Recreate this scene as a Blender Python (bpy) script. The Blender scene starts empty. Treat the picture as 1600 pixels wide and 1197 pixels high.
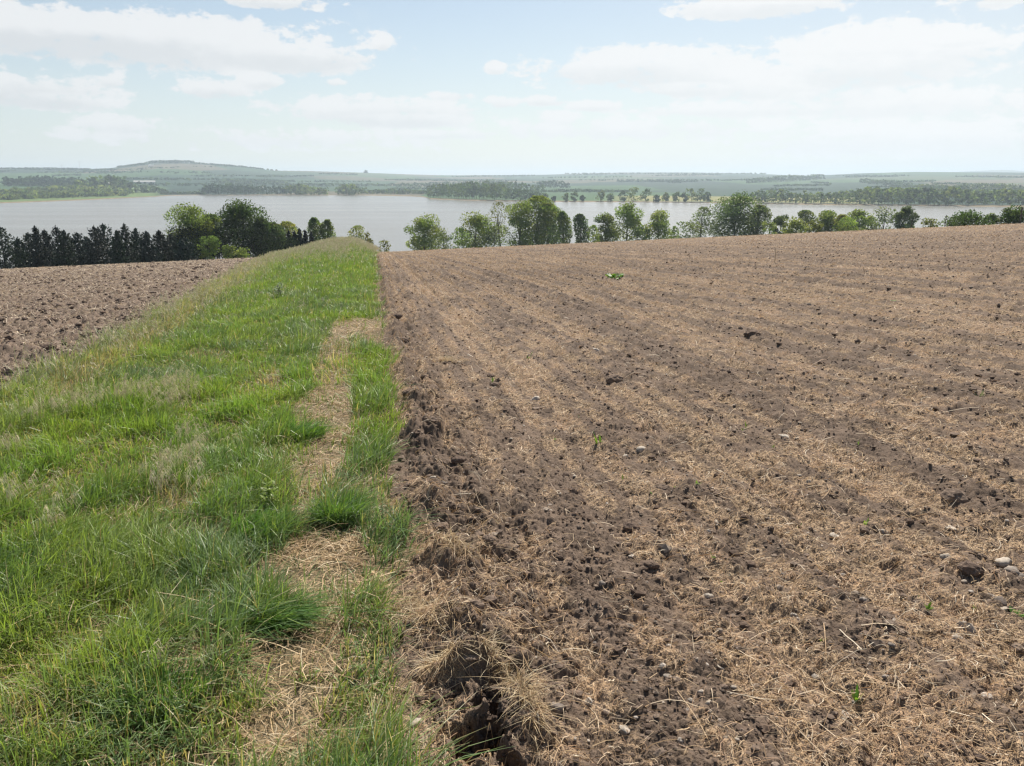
import bpy, math, random
import numpy as np

scene = bpy.context.scene
C = scene.collection
R = math.radians
rng = np.random.default_rng(7)
random.seed(7)

# ------------------------------------------------------------------ camera, sky, sun, exposure
F = 1232.0                      # focal length in photo pixels (1600 wide)
CU, CV = 800.0, 598.5
PITCH = math.atan((CV - 280.0) / F)
cam = bpy.data.cameras.new('camera')
cam.sensor_width = 36.0
cam.lens = 36.0 * F / 1600.0
cam.clip_start = 0.05
cam.clip_end = 60000.0
cam_ob = bpy.data.objects.new('camera', cam)
C.objects.link(cam_ob)
cam_ob.location = (0, 0, 0)
cam_ob.rotation_euler = (math.pi / 2 - PITCH, 0, 0)
scene.camera = cam_ob

SUN_EL, SUN_AZ = R(47.0), R(14.0)          # azimuth clockwise from +Y (view direction)
sun = bpy.data.lights.new('sun', 'SUN')
sun.energy = 5.0
sun.angle = R(0.53)
sun.color = (1.0, 0.935, 0.83)
sun_ob = bpy.data.objects.new('sun', sun)
C.objects.link(sun_ob)
sun_ob.rotation_euler = (math.pi / 2 - SUN_EL, 0, math.pi - SUN_AZ)

scene.view_settings.view_transform = 'Standard'
scene.view_settings.look = 'None'
scene.view_settings.gamma = 1.0
scene.view_settings.exposure = 0.68
scene.cycles.use_denoising = True
scene.cycles.max_bounces = 6
scene.cycles.diffuse_bounces = 3
scene.cycles.transmission_bounces = 3
scene.cycles.transparent_max_bounces = 6
scene.cycles.volume_bounces = 0
scene.cycles.filter_width = 1.3


class NT:
    """tiny node-tree helper"""
    def __init__(self, tree):
        self.t = tree
        tree.nodes.clear()

    def n(self, kind, props=None, **ins):
        nd = self.t.nodes.new(kind)
        for k, v in (props or {}).items():
            setattr(nd, k, v)
        for k, v in ins.items():
            key = k.replace('_', ' ')
            sock = nd.inputs[int(k[1:])] if (k[0] == 'i' and k[1:].isdigit()) else nd.inputs[key]
            self.put(sock, v)
        return nd

    def put(self, sock, v):
        if isinstance(v, bpy.types.NodeSocket):
            self.t.links.new(v, sock)
        elif isinstance(v, bpy.types.Node):
            self.t.links.new(v.outputs[0], sock)
        else:
            sock.default_value = v

    def m(self, op, a, b=0.0, c=0.0, clamp=False):
        nd = self.t.nodes.new('ShaderNodeMath')
        nd.operation = op
        nd.use_clamp = clamp
        self.put(nd.inputs[0], a)
        self.put(nd.inputs[1], b)
        self.put(nd.inputs[2], c)
        return nd.outputs[0]

    def mix(self, f, a, b, blend='MIX'):
        nd = self.t.nodes.new('ShaderNodeMix')
        nd.data_type = 'RGBA'
        nd.blend_type = blend
        self.put(nd.inputs[0], f)
        self.put(nd.inputs[6], a)
        self.put(nd.inputs[7], b)
        return nd.outputs[2]

    def ss(self, v, a, b):
        nd = self.t.nodes.new('ShaderNodeMapRange')
        nd.interpolation_type = 'SMOOTHSTEP'
        self.put(nd.inputs[0], v)
        nd.inputs[1].default_value = a
        nd.inputs[2].default_value = b
        return nd.outputs[0]


def ray(u, v):
    """photo pixel -> world direction scaled so that y = 1"""
    u = np.asarray(u, float)
    v = np.asarray(v, float)
    a = (u - CU) / F
    b = (CV - v) / F
    y = math.cos(PITCH) + b * math.sin(PITCH)
    z = -math.sin(PITCH) + b * math.cos(PITCH)
    return a / y, z / y


def project(x, y, z):
    yy = y * math.cos(PITCH) - z * math.sin(PITCH)
    zz = y * math.sin(PITCH) + z * math.cos(PITCH)
    yy = np.maximum(yy, 1e-3)
    return CU + F * x / yy, CV - F * zz / yy


# ---- sky: Nishita plus fair-weather clouds laid out by compass direction and elevation
world = bpy.data.worlds.new('World')
scene.world = world
world.use_nodes = True
w = NT(world.node_tree)
sky = w.n('ShaderNodeTexSky', dict(sky_type='NISHITA', sun_disc=False, sun_elevation=SUN_EL,
                                   sun_rotation=SUN_AZ, altitude=200.0, air_density=1.0,
                                   dust_density=.8, ozone_density=1.0))
geo = w.n('ShaderNodeTexCoord')
sep = w.n('ShaderNodeSeparateXYZ', None, Vector=geo.outputs['Generated'])
az = w.m('ARCTAN2', sep.outputs[0], sep.outputs[1])
el = w.m('ARCSINE', sep.outputs[2])
uv = w.n('ShaderNodeCombineXYZ', None, X=az, Y=w.m('MULTIPLY', el, 1.9), Z=0.0)
nz = w.n('ShaderNodeTexNoise', None, Vector=uv.outputs[0], Scale=7.5, Detail=9.0, Roughness=0.58)
nz2 = w.n('ShaderNodeTexNoise', None, Vector=uv.outputs[0], Scale=28.0, Detail=6.0, Roughness=0.6)
nz3 = w.n('ShaderNodeTexNoise', None, Vector=uv.outputs[0], Scale=75.0, Detail=6.0, Roughness=0.62)
wob = w.m('ADD', w.m('MULTIPLY', w.m('SUBTRACT', nz.outputs[0], 0.5), 2.6),
          w.m('ADD', w.m('MULTIPLY', w.m('SUBTRACT', nz2.outputs[0], 0.5), 3.2), w.m('MULTIPLY', w.m('SUBTRACT', nz3.outputs[0], 0.5), 1.5)))


def dir_of(u, v):
    x, z = ray(u, v)
    return math.atan2(float(x), 1.0), math.asin(float(z) / math.sqrt(float(x) ** 2 + 1 + float(z) ** 2))


#          u,   v,  half width, half height (photo px), strength
CLOUDS = [(250, 62, 320, 40, 1.1), (40, 42, 240, 34, 1.1), (470, 90, 130, 26, 1.0), (30, 135, 130, 28, 1.0),
          (172, 126, 26, 12, .8), (335, 140, 60, 16, 1.0), (405, 126, 36, 14, 1.0), (600, 172, 190, 26, 1.0),
          (596, 68, 18, 13, .9), (774, 106, 22, 11, .9), (780, 160, 44, 12, .8), (190, 194, 80, 16, .8),
          (1190, 8, 130, 18, 1.3), (1560, -2, 70, 14, 1.0), (420, 2, 90, 12, 1.0), (1010, 105, 190, 30, 1.2), (1380, 82, 170, 40, 1.3),
          (1250, 128, 260, 34, 1.0), (880, 184, 60, 14, .8), (1130, 172, 190, 16, .9), (1400, 160, 230, 26, .9),
          (700, 150, 50, 9, .9), (560, 152, 60, 10, .85), (850, 158, 46, 9, .9), (930, 166, 60, 10, .9), (640, 190, 150, 14, .8), (100, 160, 90, 14, .85), (520, 130, 24, 8, .8), (1060, 140, 90, 12, .9), (690, 210, 120, 10, .8), (1500, 60, 60, 12, .9),
          (1000, 200, 420, 24, .7), (400, 215, 420, 22, .6), (1400, 215, 300, 30, .9)]
cov = None
base_sh = None
for (u, v, hw, hh, s) in CLOUDS:
    a0, e0 = dir_of(u, v)
    da, de = hw / F * .95, hh / F
    p = w.m('POWER', w.m('DIVIDE', w.m('SUBTRACT', az, a0), da), 2.0)
    yv = w.m('DIVIDE', w.m('SUBTRACT', el, e0), de)
    q = w.m('POWER', yv, 2.0)
    g = w.m('SUBTRACT', s, w.m('ADD', p, q))
    if cov is None:
        cov, base_sh = g, w.m('MULTIPLY', w.m('MAXIMUM', g, 0.0), yv)
    else:
        cov = w.m('SMOOTH_MAX', cov, g, 0.35)
        base_sh = w.m('ADD', base_sh, w.m('MULTIPLY', w.m('MAXIMUM', g, 0.0), yv))
dens = w.ss(w.m('ADD', w.m('MAXIMUM', cov, -1.6), wob), 0.05, 0.60)
# thin veil that thickens towards the horizon and towards the sun
veil = w.m('ADD', w.m('MULTIPLY', w.ss(el, 0.24, 0.0), 0.45), w.m('ADD', .16, w.m('MULTIPLY', w.ss(az, -.1, .7), .32)))
vn = w.m('MULTIPLY', w.ss(nz.outputs[0], 0.35, 0.75), w.ss(el, 0.40, 0.05))
veil = w.m('MULTIPLY', w.m('MAXIMUM', veil, w.m('MULTIPLY', vn, 0.5)), w.ss(el, .62, .26))
shade = w.ss(w.m('ADD', base_sh, w.m('MULTIPLY', wob, 0.30)), -0.55, 0.25)
sun_side = w.ss(az, -0.75, 0.75)
white = w.mix(sun_side, (9.3, 9.4, 9.5, 1), (10.4, 10.4, 10.4, 1))
grey = w.mix(sun_side, (7.7, 7.95, 8.2, 1), (9.5, 9.7, 9.8, 1))
cloud_col = w.mix(shade, grey, white)
skyc = w.mix(veil, w.mix(1.0, sky.outputs[0], (1.05, 1.07, 1.05, 1), 'MULTIPLY'), w.mix(sun_side, (8.3, 9.0, 9.3, 1), (9.4, 9.8, 10.0, 1)))
skyc = w.mix(w.m('MULTIPLY', dens, 0.92), skyc, cloud_col)
bg = w.n('ShaderNodeBackground', None, Color=skyc, Strength=0.058)
w.n('ShaderNodeOutputWorld', None, Surface=bg.outputs[0])


# ------------------------------------------------------------------ noise (numpy)
def _hash(ix, iy, seed):
    h = (ix.astype(np.int64) * 374761393 + iy.astype(np.int64) * 668265263 + seed * 974711) & 0xFFFFFFFF
    h = ((h ^ (h >> 13)) * 1274126177) & 0xFFFFFFFF
    h = ((h ^ (h >> 16)) * 2246822519) & 0xFFFFFFFF
    return ((h ^ (h >> 15)) & 0xFFFFFF) / float(0xFFFFFF)


def vn2(x, y, seed=0):
    """value noise, 0..1"""
    x0 = np.floor(x)
    y0 = np.floor(y)
    fx = x - x0
    fy = y - y0
    fx = fx * fx * (3 - 2 * fx)
    fy = fy * fy * (3 - 2 * fy)
    a = _hash(x0, y0, seed)
    b = _hash(x0 + 1, y0, seed)
    c = _hash(x0, y0 + 1, seed)
    d = _hash(x0 + 1, y0 + 1, seed)
    return (a + (b - a) * fx) * (1 - fy) + (c + (d - c) * fx) * fy


def fbm(x, y, seed=0, octaves=3, gain=.5):
    s = 0.0
    amp = 1.0
    tot = 0.0
    for o in range(octaves):
        c, sn = math.cos(.7 * o + .3), math.sin(.7 * o + .3)
        s = s + amp * vn2(x * c - y * sn, x * sn + y * c, seed + 17 * o)
        tot += amp
        amp *= gain
        x = x * 2.03
        y = y * 2.03
    return s / tot


def clods(x, y, seed, fill=.6):
    """lumps: rounded domes of random size, one per cell at most; 0..1"""
    x0 = np.floor(x)
    y0 = np.floor(y)
    best = np.zeros_like(x)
    for i in (-1, 0, 1):
        for j in (-1, 0, 1):
            cx, cy = x0 + i, y0 + j
            h1 = _hash(cx, cy, seed)
            px = cx + .2 + .6 * _hash(cx, cy, seed + 1)
            py = cy + .2 + .6 * _hash(cx, cy, seed + 2)
            rad = .25 + .45 * _hash(cx, cy, seed + 3)
            d2 = ((x - px) ** 2 + (y - py) ** 2) / rad ** 2
            dome = np.where(h1 < fill, rad * np.sqrt(np.maximum(0, 1 - d2)), 0)
            best = np.maximum(best, dome)
    return best


def sst(x, a, b):
    t = np.clip((x - a) / (b - a), 0, 1)
    return t * t * (3 - 2 * t)


# ------------------------------------------------------------------ the lie of the land
WATER = -35.0


def base(x, y):
    yp = np.maximum(y, 0)
    z = -1.6 - .0535 * np.where(y > 0, y, 60 * np.tanh(y / 60)) - 1.3e-4 * yp ** 2 + .045 * 350 * np.tanh(x / 350)
    return np.maximum(z, -38.5)


def unproject(u, v):
    """photo pixel -> point on the smooth field surface (first hit)"""
    rx, rz = ray(u, v)
    y = np.full(np.shape(rx), .5)
    ok = np.zeros(np.shape(rx), bool)
    for yy in np.concatenate([np.arange(.5, 12, .01), np.arange(12, 125, .1)]):
        hit = (rz * yy <= base(rx * yy, np.full(np.shape(rx), yy))) & ~ok
        y = np.where(hit, yy, y)
        ok |= hit
    y = np.where(ok, y, 110.)
    return rx * y, y


ru = np.array([640, 628, 622, 622, 612, 602, 600, 592, 588, 586.])
rv = np.array([1197, 1040, 900, 800, 690, 610, 540, 470, 420, 392.])
RX, RY = unproject(ru, rv)
lu = np.array([0, 60, 130, 230, 310, 385, 440.])
lv = np.array([618, 588, 558, 504, 460, 420, 400.])
LX, LY = unproject(lu, lv)


def edge(y, X, Y):
    o = np.argsort(Y)
    X, Y = X[o], Y[o]
    out = np.interp(y, Y, X)
    s0 = (X[1] - X[0]) / (Y[1] - Y[0])
    k = max(2, len(X) - 3)
    s1 = (X[-1] - X[-k]) / (Y[-1] - Y[-k])
    out = np.where(y < Y[0], X[0] + s0 * (y - Y[0]), out)
    return np.where(y > Y[-1], X[-1] + s1 * (y - Y[-1]), out)


def xr(y):
    return edge(y, RX, RY)


def xl(y):
    return edge(y, LX, LY)


DIR = math.atan2(RX[-1] - RX[0], RY[-1] - RY[0])     # direction of the rows


def rowco(x, y):
    """q across the rows, s along them"""
    return x * math.cos(DIR) - y * math.sin(DIR), x * math.sin(DIR) + y * math.cos(DIR)


def inpoly(u, v, poly):
    p = np.array(poly, float)
    inside = np.zeros(np.shape(u), bool)
    j = len(p) - 1
    for i in range(len(p)):
        c = ((p[i, 1] > v) != (p[j, 1] > v)) & (
            u < (p[j, 0] - p[i, 0]) * (v - p[i, 1]) / (p[j, 1] - p[i, 1] + 1e-9) + p[i, 0])
        inside ^= c
        j = i
    return inside


BARE = [[(520, 508), (592, 500), (604, 552), (560, 538), (512, 545)],
        [(486, 618), (536, 598), (566, 606), (584, 624), (560, 645), (545, 668), (500, 655), (466, 645)],
        [(452, 678), (545, 662), (566, 690), (545, 712), (556, 765), (470, 766), (436, 748), (496, 722), (448, 702)],
        [(440, 800), (500, 785), (502, 838), (560, 842), (604, 862), (592, 900), (566, 940), (545, 985), (535, 1060),
         (492, 1150), (486, 1230), (360, 1230), (398, 1110), (352, 1080), (386, 1020), (474, 972), (404, 930), (398, 880), (462, 846)],
        [(600, 880), (650, 890), (690, 940), (670, 1010), (622, 1000), (600, 940)],
        [(240, 1092), (300, 1032), (380, 1000), (402, 1012), (330, 1062), (286, 1112)],
        [(618, 790), (640, 790), (640, 810), (585, 800)]]
THIN = [[(500, 540), (556, 543), (545, 606), (484, 620)], [(462, 640), (552, 652), (554, 690), (448, 690)], [(434, 746), (554, 760), (512, 804), (440, 810)],
        [(60, 610), (150, 562), (215, 525), (250, 540), (165, 592), (90, 640)],
        [(215, 530), (300, 470), (400, 412), (430, 412), (330, 478), (250, 545)],
        [(250, 770), (330, 790), (300, 830), (235, 815)], [(0, 1120), (90, 1110), (150, 1150), (120, 1197), (0, 1197)],
        [(390, 590), (440, 590), (445, 612), (400, 612)]]


def regions(x, y):
    """0 left field, 1 verge, 2 right field, with wavering edges"""
    wv = (fbm(x * .9, y * .9, 41, 2) - .5) * np.clip(.30 + .02 * y, .30, 1.0) + (fbm(x * 5, y * 5, 43, 3, .6) - .5) * .26
    r = np.ones(np.shape(x), int)
    r[x < xl(y) + wv] = 0
    r[x > xr(y) + wv] = 2
    return r


# the pit dug at the edge of the field, and the lumps of turf thrown up behind it
PITS = [(742, 1172, .082, .12, .20), (757, 1116, .062, .055, .16), (705, 1102, .04, .025, .05), (716, 1036, .075, .030, .12), (772, 1042, .035, .022, .07), (672, 1078, .05, .03, .03), (800, 1200, .05, .08, .08)]
MOUNDS = [(745, 1064, .20, .04, .10), (790, 1010, .16, .10, .05), (690, 985, .13, .08, .05), (815, 1120, .08, .14, .06),
          (700, 900, .13, .12, .07), (760, 945, .2, .12, .05), (690, 800, .2, .2, .08), (660, 690, .25, .25, .09),
          (655, 640, .3, .3, .09), (625, 520, .4, .5, .12), (640, 580, .35, .4, .10), (760, 690, .2, .2, .03)]
_pp = [(unproject(np.array([p[0]]), np.array([p[1]])), p) for p in PITS]
_mm = [(unproject(np.array([p[0]]), np.array([p[1]])), p) for p in MOUNDS]


def height(x, y, reg=None):
    """the ground as built, with berm, rows, lumps and clods"""
    x = np.asarray(x, float)
    y = np.asarray(y, float)
    z = base(x, y)
    if reg is None:
        reg = regions(x, y)
    r = np.hypot(x, y)
    a, b = xl(y), xr(y)
    near = 1 - sst(r, 118, 150)
    # verge stands a little higher than the fields, more so farther on
    mid = np.clip((x - a) / np.maximum(b - a, .3), -.5, 1.5)
    prof = sst(mid, -.05, .60) * (1 - sst(mid, .75, 1.06))
    z = z + (.04 + .45 * sst(y, 14, 70) + 1.05 * sst(y, 50, 112)) * prof * near
    q, s = rowco(x, y)
    # gentle lumps everywhere
    z = z + .05 * (fbm(x * .8, y * .8, 3, 2) - .5) * near
    f2 = (reg == 2)
    f0 = (reg == 0)
    d = np.zeros_like(z)
    qq = q + .06 * (fbm(s * .4, q * .4, 309, 2) - .5)
    rows = np.sin(2 * math.pi * qq / .76)
    big = clods(x * 4.2, y * 4.2, 21, .55)
    med = clods(x * 11 + .3, y * 11, 33, .65)
    sml = clods(x * 27, y * 27 + .4, 55, .75)
    rough = sst(fbm(x * 1.3, y * 1.3, 71, 3), .38, .66)
    dist_up = 1 + sst(r, 8, 40) * .8
    dr = (.016 * rows + .015 * np.sin(2 * math.pi * qq / .253 + 1.0) * (.4 + .9 * fbm(x * .7, y * .7, 19, 2))) * (1 + sst(r, 6, 30) * 1.5) + .026 * big * (.10 + .9 * rough) + .030 * med * (.35 + .8 * rough) + .022 * sml * dist_up + .012 * clods(x * 55, y * 55, 59, .8) \
        + .010 * fbm(x * 40, y * 40, 14, 2)
    # broken ridge of turned turf along the edge of the right field
    off = x - b
    ridge = np.exp(-((off - .36) / .30) ** 2) * sst(y, 1.2, 3.5)
    lump = clods(x * 3.2, y * 3.2, 91, .8)
    lump2 = clods(x * 7.5, y * 7.5, 95, .8)
    dr = dr * sst(off, -.12, .16) + ridge * (.070 * lump + .062 * lump2 + .05 * clods(x * 16, y * 16, 98, .8)) * (1 + .7 * sst(y, 8, 30))
    dr = dr - .06 * np.exp(-((off - .06) / .10) ** 2) * sst(fbm(x * 1.0, y * 1.0, 97, 2), .35, .6) * sst(y, 5, 9)
    d = np.where(f2, dr, d)
    dl = .085 * big * (.5 + .8 * rough) + .07 * med * 1.2 + .09 * clods(x * 2.2, y * 2.2, 61, .7) + .012 * sml * dist_up
    d = np.where(f0, dl, d)
    dv = .016 * fbm(x * 6, y * 6, 5, 3) + .008 * med
    d = np.where(reg == 1, dv, d)
    z = z + d * near
    for ((cx, cy), p) in _mm:
        e = np.exp(-(((x - cx) / p[2]) ** 2 + ((y - cy) / p[3]) ** 2))
        z = z + p[4] * e * (.55 + .9 * fbm(x * 9, y * 9, 77, 3)) * (reg != 0)
    for ((cx, cy), p) in _pp:
        jx = .16 * (fbm(x * 9, y * 9, 78, 4, .6) - .5)
        jy = .16 * (fbm(x * 9, y * 9, 79, 4, .6) - .5)
        e = np.sqrt(((x - cx + jx) / p[2]) ** 2 + ((y - cy + jy) / p[3]) ** 2)
        z = z - p[4] * (1 - sst(e, .62, 1.10)) * (.85 + .3 * fbm(x * 14, y * 14, 80, 2))
    return z


# far shore and hills, described by compass bearing (photo columns) -> distances and skyline
SH_U = np.array([-200, 0, 80, 150, 200, 235, 262, 300, 450, 560, 640, 662, 672, 740, 870, 1000, 1100, 1300, 1450, 1600, 1800.])
SH_V = np.array([322, 318, 315, 312, 309.5, 308, 306, 305.5, 305.5, 305.5, 307, 308.5, 311.5, 314, 316, 316.5, 317.5, 321, 322.5, 324, 326.])
SK_U = np.array([-200, 0, 60, 130, 170, 200, 230, 250, 280, 330, 370, 400, 430, 480, 560, 640, 700, 780, 850, 900, 970, 1080,
                 1180, 1250, 1300, 1350, 1430, 1500, 1600, 1800.])
SK_V = np.array([264, 263, 263.5, 264.5, 263, 259.5, 256, 254, 253.5, 256.5, 260, 263.5, 266.5, 267, 269.5, 272.5, 274, 273.5, 273, 271.5,
                 269.5, 269.5, 271.5, 274.5, 273, 270.5, 268.5, 269, 269.5, 270.])
RD_U = np.array([-200, 200, 400, 700, 1000, 1300, 1800.])
RD_D = np.array([4600, 4200, 4300, 5600, 6200, 5200, 5600.])


def bearing_u(phi):
    return CU + F * np.tan(np.clip(phi, -.72, .72)) / 1.0


def elev(u, v):
    rx, rz = ray(u, v)
    return rz / np.sqrt(1 + rx * rx)


# columns follow the horizon, where a pixel column is one bearing
def far_height(phi, r):
    # bearing -> photo column at horizon height
    tb = np.tan(np.clip(phi, -.75, .75))
    u = CU + F * tb * (math.cos(PITCH) + ((CV - 285) / F) * math.sin(PITCH))
    S = np.abs(WATER) / -elev(u, np.interp(u, SH_U, SH_V))
    D = np.interp(u, RD_U, RD_D)
    zr = D * elev(u, np.interp(u, SK_U, SK_V))
    t = np.clip((r - S - 120) / (D - S - 120), 0, 1)
    lift = .42 * t + .58 * t ** 1.7
    x = r * np.sin(phi)
    y = r * np.cos(phi)
    roll = (fbm(x / 700, y / 700, 201, 3) - .5) * 26 * t * (1 - t) * 2 + (fbm(x / 260, y / 260, 205, 2) - .5) * 6 * t * (1 - t)
    land = -33.9 + (zr + 33.9) * lift + roll
    z = np.where(r < S, -37.5, -35.6 + 1.7 * sst(r - S, -2, 30))
    z = np.where(r > S + 30, land, z)
    past = r > D
    back = zr - (r - D) * .035
    e2 = np.interp(u, [-200, 1180, 1400, 1500, 1560, 1600, 1800], [290, 290, 276, 267.5, 264.8, 266.5, 272])
    z2 = 12500 * elev(u, e2)
    second = z2 - np.abs(r - 12500) * .03
    z = np.where(past, np.maximum(np.maximum(back, second), -30), z)
    return z, S, D, t, u


# ------------------------------------------------------------------ mesh building
def link(ob, parent=None, mat=None, **props):
    C.objects.link(ob)
    if parent is not None:
        ob.parent = parent
    if mat is not None and ob.data is not None:
        ob.data.materials.clear()
        ob.data.materials.append(mat)
    for k, v in props.items():
        ob[k] = v
    return ob


def mesh(name, verts, faces, cols=None, attrs=None, smooth=False):
    """verts (N,3), faces (M,k) all of one size"""
    verts = np.ascontiguousarray(verts, np.float32)
    faces = np.ascontiguousarray(faces, np.int32)
    me = bpy.data.meshes.new(name)
    M, k = faces.shape
    me.vertices.add(len(verts))
    me.vertices.foreach_set('co', verts.ravel())
    me.loops.add(M * k)
    me.loops.foreach_set('vertex_index', faces.ravel())
    me.polygons.add(M)
    me.polygons.foreach_set('loop_start', np.arange(0, M * k, k, dtype=np.int32))
    me.polygons.foreach_set('loop_total', np.full(M, k, np.int32))
    me.polygons.foreach_set('use_smooth', np.full(M, smooth, bool))
    if cols is not None:
        c = np.ones((len(verts), 4), np.float32)
        c[:, :3] = cols
        at = me.color_attributes.new('Col', 'FLOAT_COLOR', 'POINT')
        at.data.foreach_set('color', c.ravel())
    for an, av in (attrs or {}).items():
        at = me.attributes.new(an, 'FLOAT', 'POINT')
        at.data.foreach_set('value', np.ascontiguousarray(av, np.float32))
    me.update(calc_edges=True)
    return me


def strips(path, width, side):
    """path (N,K,3), width (N,K), side (N,3) or (N,K,3) -> verts, quads"""
    N, K, _ = path.shape
    if side.ndim == 2:
        side = side[:, None, :]
    off = side * (width * .5)[:, :, None]
    v = np.stack([path - off, path + off], axis=2).reshape(-1, 3)
    i = np.arange(N)[:, None] * (2 * K) + np.arange(K - 1)[None, :] * 2
    q = np.stack([i, i + 1, i + 3, i + 2], axis=-1).reshape(-1, 4)
    return v, q


def quads_at(cen, size, normal_bias=None, aspect=1.6, up=None):
    """randomly turned leaf quads"""
    n = len(cen)
    a = rng.normal(size=(n, 3))
    a /= np.linalg.norm(a, axis=1)[:, None]
    if normal_bias is not None:
        a = a + normal_bias
        a /= np.linalg.norm(a, axis=1)[:, None]
    b = rng.normal(size=(n, 3))
    b -= (b * a).sum(1)[:, None] * a
    b /= np.linalg.norm(b, axis=1)[:, None]
    c = np.cross(a, b)
    size = np.asarray(size).reshape(-1, 1)
    b = b * size * .5 * aspect
    c = c * size * .5
    # a leaf-like diamond with blunt ends
    v = np.stack([cen - b, cen + c * .9 - b * .1, cen + b, cen - c * .9 + b * .1], axis=1).reshape(-1, 3)
    q = np.arange(n * 4).reshape(-1, 4)
    return v, q


class Acc:
    """gathers pieces of geometry into one mesh"""
    def __init__(self):
        self.v, self.f, self.c, self.n = [], [], [], 0

    def add(self, v, f, c=None):
        self.v.append(v)
        self.f.append(f + self.n)
        if c is not None:
            c = np.broadcast_to(np.asarray(c, float), (len(v), 3))
            self.c.append(c)
        self.n += len(v)

    def mesh(self, name, smooth=False):
        return mesh(name, np.concatenate(self.v), np.concatenate(self.f), np.concatenate(self.c) if self.c else None, smooth=smooth)


def tube(pts, rads, sides=7):
    pts = np.asarray(pts, float)
    rads = np.asarray(rads, float)
    K = len(pts)
    t = np.gradient(pts, axis=0)
    t /= np.linalg.norm(t, axis=1)[:, None] + 1e-9
    ref = np.where(np.abs(t[:, 2:3]) > .9, np.array([[1., 0, 0]]), np.array([[0, 0, 1.]]))
    a = np.cross(t, ref)
    a /= np.linalg.norm(a, axis=1)[:, None]
    b = np.cross(t, a)
    th = np.arange(sides) * 2 * math.pi / sides
    ring = pts[:, None, :] + rads[:, None, None] * (np.cos(th)[None, :, None] * a[:, None, :] + np.sin(th)[None, :, None] * b[:, None, :])
    v = ring.reshape(-1, 3)
    i, j = np.meshgrid(np.arange(K - 1), np.arange(sides), indexing='ij')
    j2 = (j + 1) % sides
    q = np.stack([i * sides + j, i * sides + j2, (i + 1) * sides + j2, (i + 1) * sides + j], axis=-1).reshape(-1, 4)
    cap = []
    for e, k0 in ((0, 0), (K - 1, (K - 1) * sides)):
        for m in range(1, sides - 1, 2):
            cap.append([k0, k0 + m, k0 + m + 1, k0 + min(m + 2, sides - 1)])
    return v, np.concatenate([q, np.array(cap)])


def ico(sub=1):
    import bmesh
    bm = bmesh.new()
    bmesh.ops.create_icosphere(bm, subdivisions=sub, radius=1.0)
    v = np.array([x.co[:] for x in bm.verts])
    f = np.array([[x.index for x in fc.verts] for fc in bm.faces])
    bm.free()
    return v, f


ICO1 = ico(1)
ICO2 = ico(2)
ICO3 = ico(3)


# ------------------------------------------------------------------ materials
def new_mat(name):
    m = bpy.data.materials.new(name)
    m.use_nodes = True
    return m, NT(m.node_tree)


def finish(m, t, shader, disp=None):
    o = t.n('ShaderNodeOutputMaterial', None, Surface=shader)
    return m


def mat_soil(name, dark, light, straw_amt, straw_col, reds):
    m, t = new_mat(name)
    co = t.n('ShaderNodeTexCoord').outputs['Object']
    n1 = t.n('ShaderNodeTexNoise', None, Vector=co, Scale=3.0, Detail=6.0, Roughness=.65)
    n2 = t.n('ShaderNodeTexNoise', None, Vector=co, Scale=60.0, Detail=4.0, Roughness=.7)
    n3 = t.n('ShaderNodeTexNoise', None, Vector=co, Scale=11.0, Detail=5.0, Roughness=.7)
    col = t.mix(t.ss(n1.outputs[0], .3, .7), dark, light)
    col = t.mix(t.m('MULTIPLY', t.ss(n2.outputs[0], .45, .75), .35), col, (light[0] * 1.5, light[1] * 1.45, light[2] * 1.4, 1))
    st = t.n('ShaderNodeAttribute', dict(attribute_name='straw')).outputs['Fac']
    # short fibres in two crossing directions
    fib = None
    for sc_, off in ((26, 0.0), (41, 7.3), (60, 3.1)):
        mp = t.n('ShaderNodeMapping', None, Vector=co)
        mp.inputs['Location'].default_value = (off, off * 2, 0)
        nn = t.n('ShaderNodeTexNoise', None, Vector=mp.outputs[0], Scale=float(sc_), Detail=1.0, Roughness=.5, Distortion=.6)
        k = t.ss(t.m('ABSOLUTE', t.m('SUBTRACT', nn.outputs[0], .5)), .035, .008)
        fib = k if fib is None else t.m('MAXIMUM', fib, k)
    cover = t.m('MULTIPLY', fib, t.m('MULTIPLY', t.ss(t.m('ADD', st, t.m('MULTIPLY', t.m('SUBTRACT', n3.outputs[0], .5), 1.2)), .1, .9), straw_amt), clamp=True)
    sc = t.mix(t.ss(n1.outputs[0], .4, .65), straw_col, reds)
    col = t.mix(cover, col, sc)
    bmp = t.n('ShaderNodeBump', None, Height=t.m('ADD', n2.outputs[0], t.m('MULTIPLY', fib, .5)), Strength=.55, Distance=.012)
    b = t.n('ShaderNodeBsdfPrincipled', None, Base_Color=col, Roughness=.95, Normal=bmp.outputs[0])
    b.inputs['Specular IOR Level'].default_value = .15
    return finish(m, t, b.outputs[0])


def mat_leaf(name, trans=.45, rough=.5, spec=.3, tint=(1.15, 1.2, .55)):
    m, t = new_mat(name)
    c = t.n('ShaderNodeAttribute', dict(attribute_name='Col')).outputs['Color']
    b = t.n('ShaderNodeBsdfPrincipled', None, Base_Color=c, Roughness=rough)
    b.inputs['Specular IOR Level'].default_value = spec
    tr = t.n('ShaderNodeBsdfTranslucent', None, Color=t.mix(1.0, c, (*tint, 1), 'MULTIPLY'))
    mx = t.n('ShaderNodeMixShader', None, i0=trans, i1=b.outputs[0], i2=tr.outputs[0])
    return finish(m, t, mx.outputs[0])


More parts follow.
